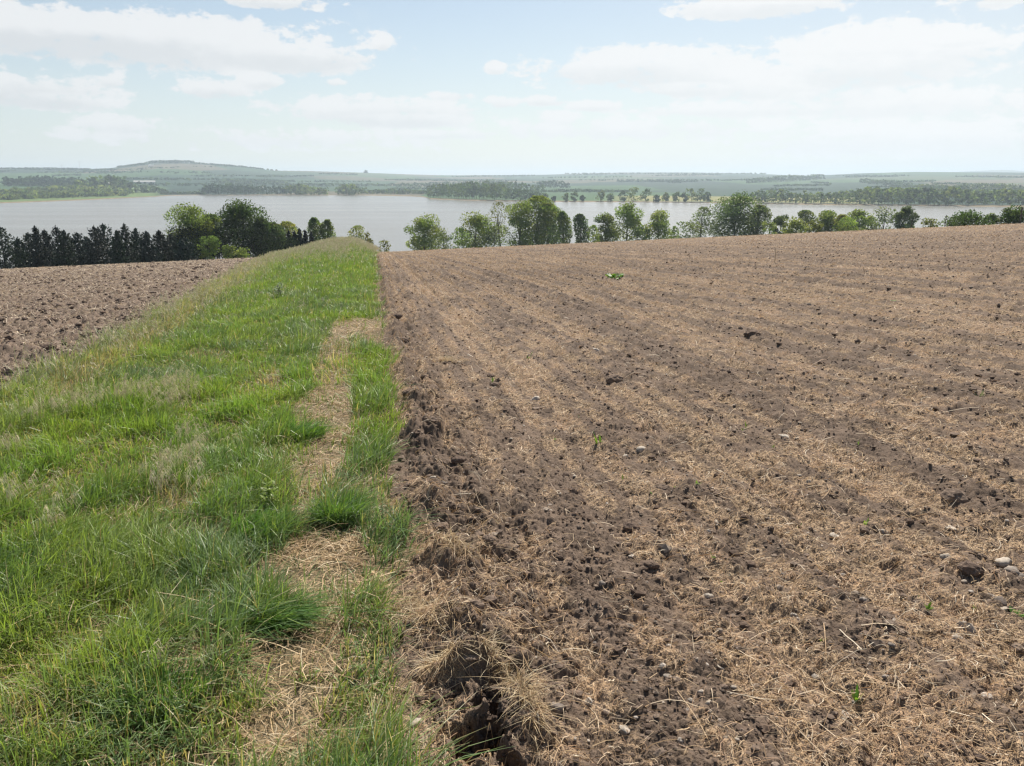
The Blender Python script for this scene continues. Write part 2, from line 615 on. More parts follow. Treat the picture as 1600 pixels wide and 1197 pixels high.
def mat_col(name, rough=.9, spec=.2, noise=0.0, scale=20.0):
    m, t = new_mat(name)
    c = t.n('ShaderNodeAttribute', dict(attribute_name='Col')).outputs['Color']
    co = t.n('ShaderNodeTexCoord').outputs['Object']
    n = t.n('ShaderNodeTexNoise', None, Vector=co, Scale=scale, Detail=5.0, Roughness=.65)
    if noise:
        c = t.mix(noise, c, t.mix(t.ss(n.outputs[0], .3, .7), (.35, .35, .35, 1), (1.5, 1.45, 1.4, 1)), 'MULTIPLY')
    bmp = t.n('ShaderNodeBump', None, Height=n.outputs[0], Strength=.4, Distance=.01)
    b = t.n('ShaderNodeBsdfPrincipled', None, Base_Color=c, Roughness=rough, Normal=bmp.outputs[0])
    b.inputs['Specular IOR Level'].default_value = spec
    return finish(m, t, b.outputs[0])


def mat_plain(name, a, b_, scale=8.0, rough=.85, spec=.25, stretch=(1, 1, 1)):
    m, t = new_mat(name)
    co = t.n('ShaderNodeTexCoord').outputs['Object']
    mp = t.n('ShaderNodeMapping', None, Vector=co)
    mp.inputs['Scale'].default_value = stretch
    n = t.n('ShaderNodeTexNoise', None, Vector=mp.outputs[0], Scale=scale, Detail=6.0, Roughness=.65)
    c = t.mix(t.ss(n.outputs[0], .3, .7), (*a, 1), (*b_, 1))
    bmp = t.n('ShaderNodeBump', None, Height=n.outputs[0], Strength=.5, Distance=.02)
    b = t.n('ShaderNodeBsdfPrincipled', None, Base_Color=c, Roughness=rough, Normal=bmp.outputs[0])
    b.inputs['Specular IOR Level'].default_value = spec
    return finish(m, t, b.outputs[0])


M_FIELD = mat_soil('field_soil', (.076, .055, .042, 1), (.165, .121, .091, 1), .85, (.49, .355, .225, 1), (.42, .28, .17, 1))
M_FIELD2 = mat_soil('clod_soil', (.080, .058, .047, 1), (.155, .117, .094, 1), .55, (.40, .31, .21, 1), (.35, .25, .17, 1))
M_VERGE = mat_soil('verge_soil', (.06, .05, .03, 1), (.12, .10, .06, 1), .9, (.42, .32, .19, 1), (.36, .24, .13, 1))
M_GRASS = mat_leaf('grass_blade', .42, .45, .35)
M_DRY = mat_leaf('dry_straw', .25, .6, .3, (1.05, 1.0, .9))
M_CROWN = mat_leaf('tree_leaf', .5, .75, .08)
M_CONIFER = mat_leaf('conifer_needle', .08, .6, .2)
M_BARK = mat_plain('bark', (.05, .042, .035), (.13, .11, .09), 6, .9, .2, (1, 1, .2))
M_CRUMB = mat_col('soil_crumb', .97, .12, .6, 60)
M_STONE = mat_col('field_stone', .8, .3, .55, 45)
M_WOOD = mat_plain('weathered_wood', (.06, .05, .04), (.14, .12, .10), 10, .9, .2, (1, 1, .15))
M_WALL = mat_plain('painted_wall', (.62, .60, .56), (.72, .70, .66), 1.0, .8, .2)
M_ROOF = mat_plain('pale_roof', (.40, .38, .36), (.52, .50, .48), 1.0, .7, .3)
M_STEEL = mat_plain('grey_steel', (.45, .46, .47), (.55, .56, .57), 1.0, .5, .4)

# ------------------------------------------------------------------ ground sheet, one polar grid out to the horizon
ph_d = np.arange(-40.0, 40.001, .07)
ph_c = np.concatenate([np.arange(40.15, 66, .15), np.arange(67.5, 180.1, 7.5)])
phi = np.radians(np.concatenate([-ph_c[::-1][:-1], ph_d, ph_c]))
rr = [np.array([.02, .2, .5]), np.exp(np.arange(math.log(.8), math.log(8), .0031)), np.exp(np.arange(math.log(8), math.log(130), .006)),
      np.exp(np.arange(math.log(130), math.log(900), .03)), np.exp(np.arange(math.log(900), math.log(7000), .010)),
      np.exp(np.arange(math.log(7000), math.log(15000), .04))]
rad = np.concatenate(rr)
PH, RR = np.meshgrid(phi, rad)
GX = RR * np.sin(PH)
GY = RR * np.cos(PH)
nr, nc = GX.shape
GZ = np.zeros_like(GX)
k = int(np.searchsorted(rad, 160))
REG = np.full(GX.shape, 3)
REG[:k] = regions(GX[:k], GY[:k])
GZ[:k] = height(GX[:k], GY[:k], REG[:k])
kk = int(np.searchsorted(rad, 850))
GZ[k:kk] = base(GX[k:kk], GY[k:kk]) + (fbm(GX[k:kk] / 30, GY[k:kk] / 30, 8, 3) - .5) * 1.0
zf, S_, D_, T_, U_ = far_height(PH[kk:], RR[kk:])
side = sst(np.abs(PH[kk:]), R(50), R(85))
GZ[kk:] = zf * (1 - side) + side * np.minimum(-1.6 + .0, 6.0)
lo = base(GX[k:kk], GY[k:kk])
GZ[k:kk] = np.where((np.abs(PH[k:kk]) > R(85)), np.maximum(lo, -6), GZ[k:kk])

# crumbling walls of the pit: push the steep parts about sideways
for ((cx, cy), p) in _pp:
    hole = np.exp(-(((GX[:k] - cx) / (p[2] * 1.6)) ** 2 + ((GY[:k] - cy) / (p[3] * 1.6)) ** 2)) * (REG[:k] >= 0) * min(1, p[4] / .15)
    m_ = hole > .05
    dz = GZ[:k][m_] * 1.0
    ax, ay = GX[:k][m_], GY[:k][m_]
    GX[:k][m_] += hole[m_] * .055 * (fbm(ay * 22 + dz * 31, dz * 36 + ax * 7, 881, 3, .6) - .5)
    GY[:k][m_] += hole[m_] * .055 * (fbm(ax * 22 - dz * 33, dz * 36 + ay * 7, 883, 3, .6) - .5)
    GZ[:k][m_] += hole[m_] * .03 * (clods(ax * 30, ay * 30, 885, .8) + clods(ax * 60, ay * 60, 886, .8) * .5)
q, s = rowco(GX[:k], GY[:k])
STRAW = np.zeros(GX.shape)


def straw_density(x, y):
    q, s = rowco(x, y)
    qw = q + .06 * (fbm(s * .4, q * .4, 309, 2) - .5)
    n = fbm(qw * 1.9, s * .42, 301, 4, .6)
    n2 = fbm(x * 4.3, y * 4.3, 305, 3, .6)
    rowp = .5 + .5 * np.sin(2 * math.pi * qw / .76 + 2.2)
    far_ = sst(np.hypot(x, y), 6, 45)
    tram = fbm(qw * 1.9, s * .03, 317, 3, .6)
    row2 = .5 + .5 * np.sin(2 * math.pi * qw / .253 + 2.6)
    m = sst(n * .40 + n2 * .42 * (1 - .4 * far_) + (.12 + .08 * far_) * (rowp - .35) + .22 * (row2 - .35) + .34 * (tram - .5) - .02 + .065 * far_, .40, .62)
    return np.clip(m * (1 - .2 * far_) + .10 * far_, 0, 1)


STRAW[:k] = np.where(REG[:k] == 2, .18 + .72 * straw_density(GX[:k], GY[:k]), np.where(REG[:k] == 0, .55, .6))
un, vnn = project(GX[:k], GY[:k], base(GX[:k], GY[:k]))


def bare_mask(x, y, u, v):
    j = np.clip(330 / np.maximum(np.hypot(x, y), 1), 5, 95)
    jit_ = np.random.default_rng(int(np.size(u)) % 9973).normal(0, 1, (2,) + np.shape(u)) * j * .09
    uu = u + jit_[0] + (fbm(x * 6, y * 6, 311, 4, .65) - .5) * j * .8
    vv = v + jit_[1] * .7 + (fbm(x * 6, y * 6, 313, 4, .65) - .5) * j * .8
    b = np.zeros(np.shape(u), bool)
    for p in BARE:
        b |= inpoly(uu, vv, p)
    th = np.zeros(np.shape(u), bool)
    for p in THIN:
        th |= inpoly(uu, vv, p)
    return b & (y > 0), th & (y > 0)


# face split
idx = np.arange(nr * nc).reshape(nr, nc)
quad = np.stack([idx[:-1, :-1], idx[:-1, 1:], idx[1:, 1:], idx[1:, :-1]], axis=-1)
rim = (RR[:-1, :-1] > 128)
far = RR[:-1, :-1] >= 850
freg = REG[:-1, :-1].copy()
freg[rim] = 3
freg[far] = 4
V = np.stack([GX, GY, GZ], axis=-1).reshape(-1, 3)

# colours of the land that is neither field nor verge (grassy slope; patchwork of fields on the hills)
COLR = np.zeros((nr, nc, 3))
COLR[:] = (.075, .10, .035)
patch_x = GX[kk:] / 420 + .3 * (fbm(GX[kk:] / 900, GY[kk:] / 900, 401, 2))
patch_y = GY[kk:] / 560 + .4 * (fbm(GX[kk:] / 900, GY[kk:] / 900, 403, 2))


def cells(x, y, seed):
    x0 = np.floor(x)
    y0 = np.floor(y)
    bd = np.full(x.shape, 9.0)
    bi = np.zeros(x.shape)
    for i in (-1, 0, 1):
        for j in (-1, 0, 1):
            cx, cy = x0 + i, y0 + j
            px = cx + .15 + .7 * _hash(cx, cy, seed)
            py = cy + .15 + .7 * _hash(cx, cy, seed + 1)
            d = np.abs(x - px) + np.abs(y - py)
            h = _hash(cx, cy, seed + 2)
            m = d < bd
            bd = np.where(m, d, bd)
            bi = np.where(m, h, bi)
    return bi


ci = cells(patch_x, patch_y, 411)
pal = np.array([(.018, .046, .026), (.042, .088, .032), (.026, .052, .032), (.070, .098, .046), (.018, .040, .026), (.095, .090, .056),
                (.036, .074, .038), (.115, .10, .066), (.024, .056, .034), (.050, .100, .036)])
pc = pal[np.clip((ci * len(pal)).astype(int), 0, len(pal) - 1)]
nn = fbm(GX[kk:] / 45, GY[kk:] / 45, 421, 3)[..., None]
pc = pc * (.7 + .6 * nn)
reed = (1 - sst(RR[kk:] - S_, 20, 75))[..., None]
pc = pc * (1 - reed) + np.array([.20, .155, .095]) * reed
mead = (sst(U_, 930, 1000) * (1 - sst(U_, 1330, 1400)) * sst(RR[kk:] - S_, 60, 90) * (1 - sst(RR[kk:] - S_, 330, 420)))[..., None]
pc = pc * (1 - mead) + np.array([.21, .20, .075]) * mead
gl = ((1 - sst(U_, 225, 265)) * sst(RR[kk:] - S_, 25, 60) * (1 - sst(RR[kk:] - S_, 500, 700)))[..., None]
pc = pc * (1 - gl) + np.array([.11, .16, .05]) * gl
COLR[kk:] = pc
COLR = COLR.reshape(-1, 3)
ST = STRAW.reshape(-1)

m_land, t_ = new_mat('meadow_land')
ca = t_.n('ShaderNodeAttribute', dict(attribute_name='Col')).outputs['Color']
lco = t_.n('ShaderNodeTexCoord').outputs['Object']
ln = t_.n('ShaderNodeTexNoise', None, Vector=lco, Scale=.06, Detail=8.0, Roughness=.7)
lc = t_.mix(1.0, ca, t_.mix(t_.ss(ln.outputs[0], .3, .7), (.7, .7, .7, 1), (1.3, 1.3, 1.25, 1)), 'MULTIPLY')
lb = t_.n('ShaderNodeBsdfPrincipled', None, Base_Color=lc, Roughness=.95)
lb.inputs['Specular IOR Level'].default_value = .1
finish(m_land, t_, lb.outputs[0])

for rid, nm, mt in ((2, 'ploughed_field', M_FIELD), (0, 'ploughed_field', M_FIELD2), (1, 'verge_ground', M_VERGE), (3, 'hillside', m_land), (4, 'hills', m_land)):
    fs = quad[freg == rid]
    used = np.unique(fs)
    remap = np.full(nr * nc, -1, np.int32)
    remap[used] = np.arange(len(used), dtype=np.int32)
    me = mesh(nm, V[used], remap[fs][:, ::-1], COLR[used] if rid > 2 else None, {'straw': ST[used]} if rid < 3 else None, smooth=True)
    link(bpy.data.objects.new(nm, me), None, mt, kind='structure')

# ------------------------------------------------------------------ lake
m_w, t_ = new_mat('lake_water')
wco = t_.n('ShaderNodeTexCoord').outputs['Object']
mp = t_.n('ShaderNodeMapping', None, Vector=wco)
mp.inputs['Scale'].default_value = (.5, 1.3, 1)
wn = t_.n('ShaderNodeTexNoise', None, Vector=mp.outputs[0], Scale=.9, Detail=5.0, Roughness=.6)
mp2 = t_.n('ShaderNodeMapping', None, Vector=wco)
mp2.inputs['Scale'].default_value = (.0025, .012, 1)
wl = t_.n('ShaderNodeTexNoise', None, Vector=mp2.outputs[0], Scale=1.0, Detail=4.0, Roughness=.6)
wb = t_.n('ShaderNodeBump', None, Height=wn.outputs[0], Strength=t_.m('ADD', .34, t_.m('MULTIPLY', t_.ss(wl.outputs[0], .3, .7), .16)), Distance=.35)
wp = t_.n('ShaderNodeBsdfPrincipled', None, Base_Color=(.17, .155, .13, 1), Roughness=t_.m('ADD', .20, t_.m('MULTIPLY', t_.ss(wl.outputs[0], .3, .7), .05)), IOR=1.33, Normal=wb.outputs[0])
finish(m_w, t_, wp.outputs[0])
me = mesh('lake', np.array([(-2600, 120, WATER), (2600, 120, WATER), (2600, 2600, WATER), (-2600, 2600, WATER)]), np.array([[0, 1, 2, 3]]))
link(bpy.data.objects.new('lake', me), None, m_w, kind='structure')

# ------------------------------------------------------------------ scatter helpers
def ring_scatter(rho, r0, r1, half):
    """points with area density rho(r), in a fan in front of the camera"""
    g = np.linspace(math.log(r0), math.log(r1), 600)
    r = np.exp(g)
    dens = rho(r) * r * r                       # per dlog r
    cdf = np.concatenate([[0], np.cumsum((dens[1:] + dens[:-1]) * .5 * np.diff(g))])
    n = int(cdf[-1] * 2 * half)
    rs = np.exp(np.interp(rng.random(n) * cdf[-1], cdf, g))
    ph = (rng.random(n) * 2 - 1) * half
    # close by, the fan opens wider so that a step to the side finds the ground just as covered
    ex = rng.random(n) < .62 * np.clip(5.0 / rs, 0, 1)
    m = int(ex.sum())
    r2 = rs[ex]
    p2 = rng.choice([-1, 1], m) * (half + rng.random(m) * R(26) * np.clip(5.0 / r2, 0, 1))
    rs = np.concatenate([rs, r2])
    ph = np.concatenate([ph, p2])
    return rs * np.sin(ph), rs * np.cos(ph)


def pick(pal, n, p=None):
    pal = np.array(pal, float)
    return pal[rng.choice(len(pal), n, p=p)]


def unit(v):
    return v / (np.linalg.norm(v, axis=-1, keepdims=True) + 1e-9)


def blades(x, y, z, L, W, head, lean, K=4, twist=.6):
    """grass blades: arching strips. head = heading angle, lean = how far they bend over (0..1.3)"""
    n = len(x)
    t = np.linspace(0, 1, K)
    hx, hy = np.cos(head), np.sin(head)
    out = L[:, None] * (lean[:, None] * (.25 * t + .75 * t ** 2))
    up = L[:, None] * (t - .42 * np.minimum(lean, 1.25)[:, None] * t ** 2)
    P = np.stack([x[:, None] + out * hx[:, None], y[:, None] + out * hy[:, None], z[:, None] + up], axis=-1)
    a = head + math.pi / 2 + rng.normal(0, twist, n)
    sd = np.stack([np.cos(a), np.sin(a), rng.normal(0, .25, n)], axis=-1)
    wp = np.interp(t, [0, .4, .8, 1], [.75, 1, .6, .12])
    return strips(P, W[:, None] * wp[None, :], unit(sd))


def rep(c, per):
    return np.repeat(c, per, axis=0)


# ------------------------------------------------------------------ grass of the verge
FAN = R(39.5)
x, y = ring_scatter(lambda r: 8200 * np.minimum(1, (3.3 / r) ** 1.30), 1.1, 128, FAN)
rg = regions(x, y)
u, v = project(x, y, base(x, y))
bare, thin = bare_mask(x, y, u, v)
keep = rg == 1
edge_d = np.minimum(x - xl(y), xr(y) - x)
tuft = fbm(x * 3.2, y * 3.2, 501, 3)
# clear of the straw patches, thinner in the dry ones, fraying at the edges
GREENS = [[(545, 558), (602, 556), (612, 680), (604, 785), (628, 872), (600, 892), (572, 862), (560, 800), (535, 712), (560, 660), (545, 610)],
          [(540, 955), (600, 945), (628, 1020), (618, 1105), (530, 1095)], [(512, 1130), (606, 1088), (628, 1230), (492, 1230)], [(500, 770), (560, 770), (585, 840), (515, 838)]]
green = np.zeros(len(x), bool)
ju = (fbm(x * 9, y * 9, 531, 2) - .5) * np.clip(150 / np.hypot(x, y), 3, 45)
jv = (fbm(x * 9, y * 9, 533, 2) - .5) * np.clip(150 / np.hypot(x, y), 3, 45)
for p in GREENS:
    green |= inpoly(u + ju, v + jv, p)
pr = np.where(bare, np.where(fbm(x * 7, y * 7, 551, 2) > .70, .5, .035), np.where(thin & (u > 430), .24, np.where(thin, .45, 1.0)))
pr = pr * np.where(tuft < .34, .85, 1.0)
pr = pr * (.30 + .70 * sst(edge_d + .3 * (fbm(x * 4, y * 4, 541, 2) - .5), -.05, .18 + .006 * y))
pr = np.where(green, .62, pr)
bare = bare & ~green
keep = (keep | (green & (rg == 2) & (x < xr(y) + .12))) & (rng.random(len(x)) < pr)
x, y, u, v, tuft, thin, bare = [a[keep] for a in (x, y, u, v, tuft, thin, bare)]
n = len(x)
r = np.hypot(x, y)
lft = 1 - sst((x - xl(y)) / np.maximum(xr(y) - xl(y), .5), .04, .38 + .0045 * np.clip(y - 15, 0, 80))     # paler, taller grass along the left margin
L = (.085 + .13 * sst(tuft, .3, .72)) * rng.uniform(.55, 1.3, n) * (1 + .9 * sst(y, 12, 60)) * (1 + .5 * lft)
L = np.where(bare, L * .45, L)
W = .0034 * (1 + .105 * r) * rng.uniform(.7, 1.35, n)
fld = fbm(x * 1.1, y * 1.1, 511, 2) * 6.2 - 2.6
head = np.where(rng.random(n) < .72, fld + rng.normal(0, .75, n) - .2, rng.uniform(-math.pi, math.pi, n))
lean = np.abs(rng.normal(.60, .40, n))
z = height(x, y) - .006
bv, bq = blades(x, y, z, L, W, head, lean)
ga = fbm(x * .55, y * .55, 521, 3)
gb = fbm(x * 2.1, y * 2.1, 523, 3)
fresh = np.array([.160, .250, .060])
blue = np.array([.145, .218, .095])
yel = np.array([.235, .300, .070])
pale = np.array([.280, .310, .160])
dry = np.array([.43, .34, .19])
k1 = sst(ga + rng.normal(0, .08, n), .42, .62)[:, None]
k2 = sst(gb + rng.normal(0, .10, n), .50, .68)[:, None]
c = fresh * (1 - k1) + blue * k1
c = c * (1 - .75 * k2) + yel * .75 * k2
pm = (lft * .85 * (rng.random(n) < .7))[:, None]
c = c * (1 - pm) + pale * pm
pd = (.05 + .38 * thin + .07 * lft + .15 * (tuft < .38) + .10 * sst(y, 20, 70) + .10 * sst(v, 950, 1150))
isd = (rng.random(n) < pd)[:, None]
c = np.where(isd, pick([dry, dry * .75, (.30, .27, .13), (.50, .42, .27)], n), c)
c = c * rng.uniform(.65, 1.35, n)[:, None]
t4 = np.repeat(np.array([.62, .9, 1.08, 1.12]), 2)          # each blade's colour runs darker at the base, lighter towards the tip
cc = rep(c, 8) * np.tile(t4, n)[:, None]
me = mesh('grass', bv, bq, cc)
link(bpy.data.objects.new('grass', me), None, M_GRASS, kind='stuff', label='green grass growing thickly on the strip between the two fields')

# ------------------------------------------------------------------ seed heads
def seed_heads(x, y, hgt, spike, wid, nspk, droop, cols, name, label):
    n = len(x)
    z = height(x, y)
    r = np.hypot(x, y)
    head = rng.normal(-.15, .5, n)
    lean = np.abs(rng.normal(.42, .2, n))
    K = 5
    t = np.linspace(0, 1, K)
    out = hgt[:, None] * lean[:, None] * (.2 * t + .8 * t ** 2.4)
    up = hgt[:, None] * (t - .28 * lean[:, None] * t ** 2.4)
    P = np.stack([x[:, None] + out * np.cos(head)[:, None], y[:, None] + out * np.sin(head)[:, None], z[:, None] + up], axis=-1)
    sd = unit(np.stack([-np.sin(head), np.cos(head), np.zeros(n)], -1) + rng.normal(0, .3, (n, 3)))
    A = Acc()
    vv, qq = strips(P, np.repeat((.0016 * (1 + .12 * r))[:, None], K, 1), sd)
    A.add(vv, qq, rep(pick(cols, n) * np.array([.75, .85, .65]), 2 * K))
    m = n * nspk
    i = np.repeat(np.arange(n), nspk)
    tt = rng.uniform(.62, 1.0, m)
    k = np.minimum((tt * (K - 1)).astype(int), K - 2)
    f = (tt * (K - 1) - k)[:, None]
    root = P[i, k] * (1 - f) + P[i, k + 1] * f
    d = unit(np.stack([np.cos(head[i]) * .75, np.sin(head[i]) * .75, np.zeros(m)], -1) + rng.normal(0, .38, (m, 3)) + np.array([0, 0, -.15 * droop]))
    ln = (spike[i] * rng.uniform(.6, 1.3, m))[:, None]
    mid = root + d * ln * .55 + np.array([0, 0, .012])
    tip = root + d * ln + np.array([0, 0, -droop]) * ln * .55
    PP = np.stack([root, mid, tip], axis=1)
    ww = wid[i][:, None] * np.array([.25, 1, .25])[None, :]
    vv, qq = strips(PP, ww, unit(np.cross(d, rng.normal(size=(m, 3)))))
    A.add(vv, qq, rep(pick(cols, n)[i] * rng.uniform(.75, 1.25, m)[:, None], 6))
    link(bpy.data.objects.new(name, A.mesh(name)), None, M_DRY, kind='stuff', label=label)


BROME = [(.58, .53, .35), (.50, .47, .28), (.66, .60, .42), (.50, .41, .29), (.42, .45, .22)]
x, y = ring_scatter(lambda r: 260 * np.minimum(1, (9 / r) ** .5) + 0 * r, 2.0, 9.5, FAN)
u, v = project(x, y, base(x, y))
cl = fbm(x * 1.5, y * 1.5, 601, 2)
k = (regions(x, y) == 1) & (((u < 300) & (v > 600) & (v < 840) & (cl > .54)) | ((u < 120) & (v > 840) & (cl > .66)) | ((u > 150) & (u < 420) & (v > 1100) & (cl > .62)))
x, y = x[k], y[k]
n = len(x)
seed_heads(x, y, rng.uniform(.20, .38, n), rng.uniform(.025, .045, n), rng.uniform(.0028, .0045, n), 16, 1.0, BROME, 'grass_seed_heads', 'drooping pale brome seed heads on the left of the strip')
x, y = ring_scatter(lambda r: 60 * np.minimum(1, (10 / r) ** .55), 8.0, 128, FAN)
fr = (x - xl(y)) / np.maximum(xr(y) - xl(y), .5)
pp = np.clip(.03 + .65 * (1 - sst(fr, .04, .32)) + .9 * sst(y, 30, 85), 0, 1) * (.35 + .65 * (fbm(x * .8, y * .8, 605, 2) > .47))
pp = pp * np.where(fr > .75, .35, 1)
k = (regions(x, y) == 1) & (rng.random(len(x)) < pp)
x, y = x[k], y[k]
n = len(x)
r = np.hypot(x, y)
seed_heads(x, y, rng.uniform(.35, .6, n) * (1 + .55 * sst(r, 30, 90)), rng.uniform(.03, .06, n) * (1 + .02 * r), .005 * (1 + .05 * r), 7, .6,
           [(.46, .41, .29), (.50, .47, .31), (.43, .36, .28), (.38, .42, .21), (.56, .50, .36)], 'grass_seed_heads', 'tall seeding grass along the far crest of the strip')

# ------------------------------------------------------------------ straw
def straw_pieces(x, y, Lr, wid, lift, cols, p, name, label, curl=.9, K=4, obj=True):
    n = len(x)
    L = Lr
    h0 = rng.uniform(-math.pi, math.pi, n)
    kc = rng.normal(0, curl, n)
    pts = []
    px, py = x.copy(), y.copy()
    h = h0.copy()
    for j in range(K):
        pts.append((px.copy(), py.copy()))
        px = px + np.cos(h) * L / (K - 1)
        py = py + np.sin(h) * L / (K - 1)
        h = h + kc * rng.uniform(.3, 1.4, n)
    t = np.linspace(0, 1, K)
    tilt = rng.normal(0, .16, n) * L
    arch = np.abs(rng.normal(0, .10, n)) * L
    Z = []
    for j in range(K):
        gz = height(pts[j][0], pts[j][1])
        Z.append(gz)
    Z = np.stack(Z, 1)
    Zs = Z.copy()
    Zs[:, 1:-1] = np.maximum(Z[:, 1:-1], (Z[:, :-2] + Z[:, 2:]) * .5)
    Zs = Zs + lift[:, None] + arch[:, None] * (4 * t * (1 - t))[None, :] + np.abs(tilt)[:, None] * t[None, :]
    P = np.stack([np.stack([a for a, _ in pts], 1), np.stack([b for _, b in pts], 1), Zs], -1)
    sd = np.stack([-np.sin(h0), np.cos(h0), np.zeros(n)], -1) + rng.normal(0, .35, (n, 3))
    vv, qq = strips(P, np.repeat(wid[:, None], K, 1), unit(sd))
    cc = rep(pick(cols, n, p) * rng.uniform(.7, 1.25, n)[:, None], 2 * K)
    if not obj:
        return vv, qq, cc
    link(bpy.data.objects.new(name, mesh(name, vv, qq, cc)), None, M_DRY, kind='stuff', label=label)


SC = [(.44, .295, .165), (.52, .375, .22), (.34, .21, .12), (.62, .49, .335), (.72, .62, .47), (.25, .165, .10)]
SP = [.33, .24, .17, .14, .05, .07]
x, y = ring_scatter(lambda r: 4200 * np.minimum(1, (2.6 / r) ** 1.30), 1.1, 118, FAN)
rg = regions(x, y)
dn = straw_density(x, y)
off = x - xr(y)
pr = np.where(rg == 2, .10 + .86 * dn ** 1.5, 0)
pr = np.where((rg == 2) & (off < .6) & (fbm(x * 2.2, y * 2.2, 621, 2) > .5), np.maximum(pr, .7), pr)
k = rng.random(len(x)) < pr
x, y = x[k], y[k]
n = len(x)
r = np.hypot(x, y)
Ls = np.clip(rng.lognormal(math.log(.045), .60, n), .012, .28) * (1 + .012 * r)
straw_pieces(x, y, Ls, (.0014 * (1 + .14 * r)) * rng.uniform(.6, 1.7, n), rng.uniform(.001, .012, n) * (1 + .03 * r), SC, SP, 'straw',
             'dry tan straw scattered over the ploughed field on the right')
# chopped stubble on the left field
x, y = ring_scatter(lambda r: 160 * np.minimum(1, (12 / r) ** 1.15), 7, 125, FAN)
k = (regions(x, y) == 0) & (rng.random(len(x)) < .2 + .8 * (fbm(x * .8, y * .8, 631, 3) > .46))
x, y = x[k], y[k]
n = len(x)
r = np.hypot(x, y)
straw_pieces(x, y, np.clip(rng.lognormal(math.log(.08), .5, n), .03, .25) * (1 + .01 * r), (.004 * (1 + .07 * r)) * rng.uniform(.6, 1.5, n),
             rng.uniform(.004, .03, n), [(.52, .42, .30), (.60, .50, .37), (.40, .31, .22), (.33, .25, .18)], None, 'straw', 'chopped pale straw lying on the cloddy field on the left', .5, 3)
# thatch of dead grass in the bare patches of the verge
x, y = ring_scatter(lambda r: 6500 * np.minimum(1, (2.8 / r) ** 1.4), 1.1, 30, FAN)
u, v = project(x, y, base(x, y))
bare, thin = bare_mask(x, y, u, v)
m1 = fbm(x * 4, y * 4, 641, 2)
pr = np.where(bare, .25 + .75 * (m1 > .45), np.where(thin, .5, .12))
k = (regions(x, y) == 1) & (rng.random(len(x)) < pr)
x, y = x[k], y[k]
n = len(x)
r = np.hypot(x, y)
straw_pieces(x, y, np.clip(rng.lognormal(math.log(.075), .55, n), .02, .3), (.0017 * (1 + .14 * r)) * rng.uniform(.6, 1.6, n), rng.uniform(.001, .022, n),
             [(.47, .335, .18), (.56, .42, .25), (.36, .24, .13), (.64, .53, .36), (.28, .19, .11)], [.34, .26, .2, .12, .08], 'dead_grass', 'matted dead grass in the bare patches of the grass strip', .55)

# ------------------------------------------------------------------ loose soil and gravel
def crumbs(x, y, size, cols, ico_, sink, flat=.75, jit=.22):
    n = len(x)
    bv, bf = ico_
    k = len(bv)
    z = height(x, y)
    dirs = unit(rng.normal(size=(n, 3)))
    th = rng.uniform(0, 2 * math.pi, n)
    c, s = np.cos(th)[:, None], np.sin(th)[:, None]
    j = 1 + rng.uniform(-jit, jit, (n, k))
    sx = rng.uniform(.75, 1.3, (n, 1)) * size[:, None]
    sy = rng.uniform(.75, 1.2, (n, 1)) * size[:, None]
    sz = rng.uniform(.6, 1.0, (n, 1)) * size[:, None] * flat
    lx, ly, lz = bv[None, :, 0] * j * sx, bv[None, :, 1] * j * sy, bv[None, :, 2] * j * sz
    V_ = np.stack([x[:, None] + lx * c - ly * s, y[:, None] + lx * s + ly * c, z[:, None] + lz + (size * sink)[:, None]], -1).reshape(-1, 3)
    F_ = (bf[None] + (np.arange(n) * k)[:, None, None]).reshape(-1, 3)
    return V_, F_, rep(cols, k)


x, y = ring_scatter(lambda r: 3600 * np.minimum(1, (2.4 / r) ** 1.6), 1.1, 60, FAN)
rg = regions(x, y)
k = ((rg == 2) & (rng.random(len(x)) < np.clip(1.15 - straw_density(x, y), .15, 1) * .8)) | ((rg == 0) & (rng.random(len(x)) < .9))
x, y, rg = x[k], y[k], rg[k]
n = len(x)
r = np.hypot(x, y)
sz = np.clip(rng.lognormal(math.log(.0036), .62, n), .0015, .026) * (1 + .06 * r)
sz = np.minimum(sz, .035)
cl = pick([(.125, .09, .069), (.16, .12, .094), (.20, .155, .123), (.10, .073, .058), (.26, .215, .175)], n, [.3, .3, .2, .15, .05])
px_ = np.concatenate([rng.normal(float(c_[0][0]), p_[2] * 1.0, 330) for c_, p_ in _pp[:5]])
py_ = np.concatenate([rng.normal(c_[1][0] if np.ndim(c_[1]) else c_[1], p_[3] * 1.0, 330) for c_, p_ in _pp[:5]])
px_, py_ = np.ravel(px_), np.ravel(py_)
kp = px_ > xr(py_) + .02
px_, py_ = px_[kp], py_[kp]
x, y = np.concatenate([x, px_]), np.concatenate([y, py_])
sz = np.concatenate([sz, np.clip(rng.lognormal(math.log(.006), .6, len(px_)), .002, .022)])
cl = np.concatenate([cl, pick([(.10, .073, .057), (.14, .105, .082), (.08, .058, .046)], len(px_))])
A_ = crumbs(x, y, sz, cl, ICO1, .15, .75, .38)
link(bpy.data.objects.new('soil_crumbs', mesh('soil_crumbs', *A_, smooth=False)), None, M_CRUMB, kind='stuff', label='loose dark crumbs of soil strewn over the fields')
x, y = ring_scatter(lambda r: 26 * np.minimum(1, (12 / r) ** 1.0), 7, 120, FAN)
k = (regions(x, y) == 0)
x, y = x[k], y[k]
n = len(x)
r = np.hypot(x, y)
cl = pick([(.125, .09, .072), (.16, .12, .097), (.20, .155, .125), (.10, .073, .06)], n)
A_ = crumbs(x, y, np.clip(rng.lognormal(math.log(.026), .55, n), .010, .085) * (1 + .006 * r), cl, ICO2, .1, .7, .26)
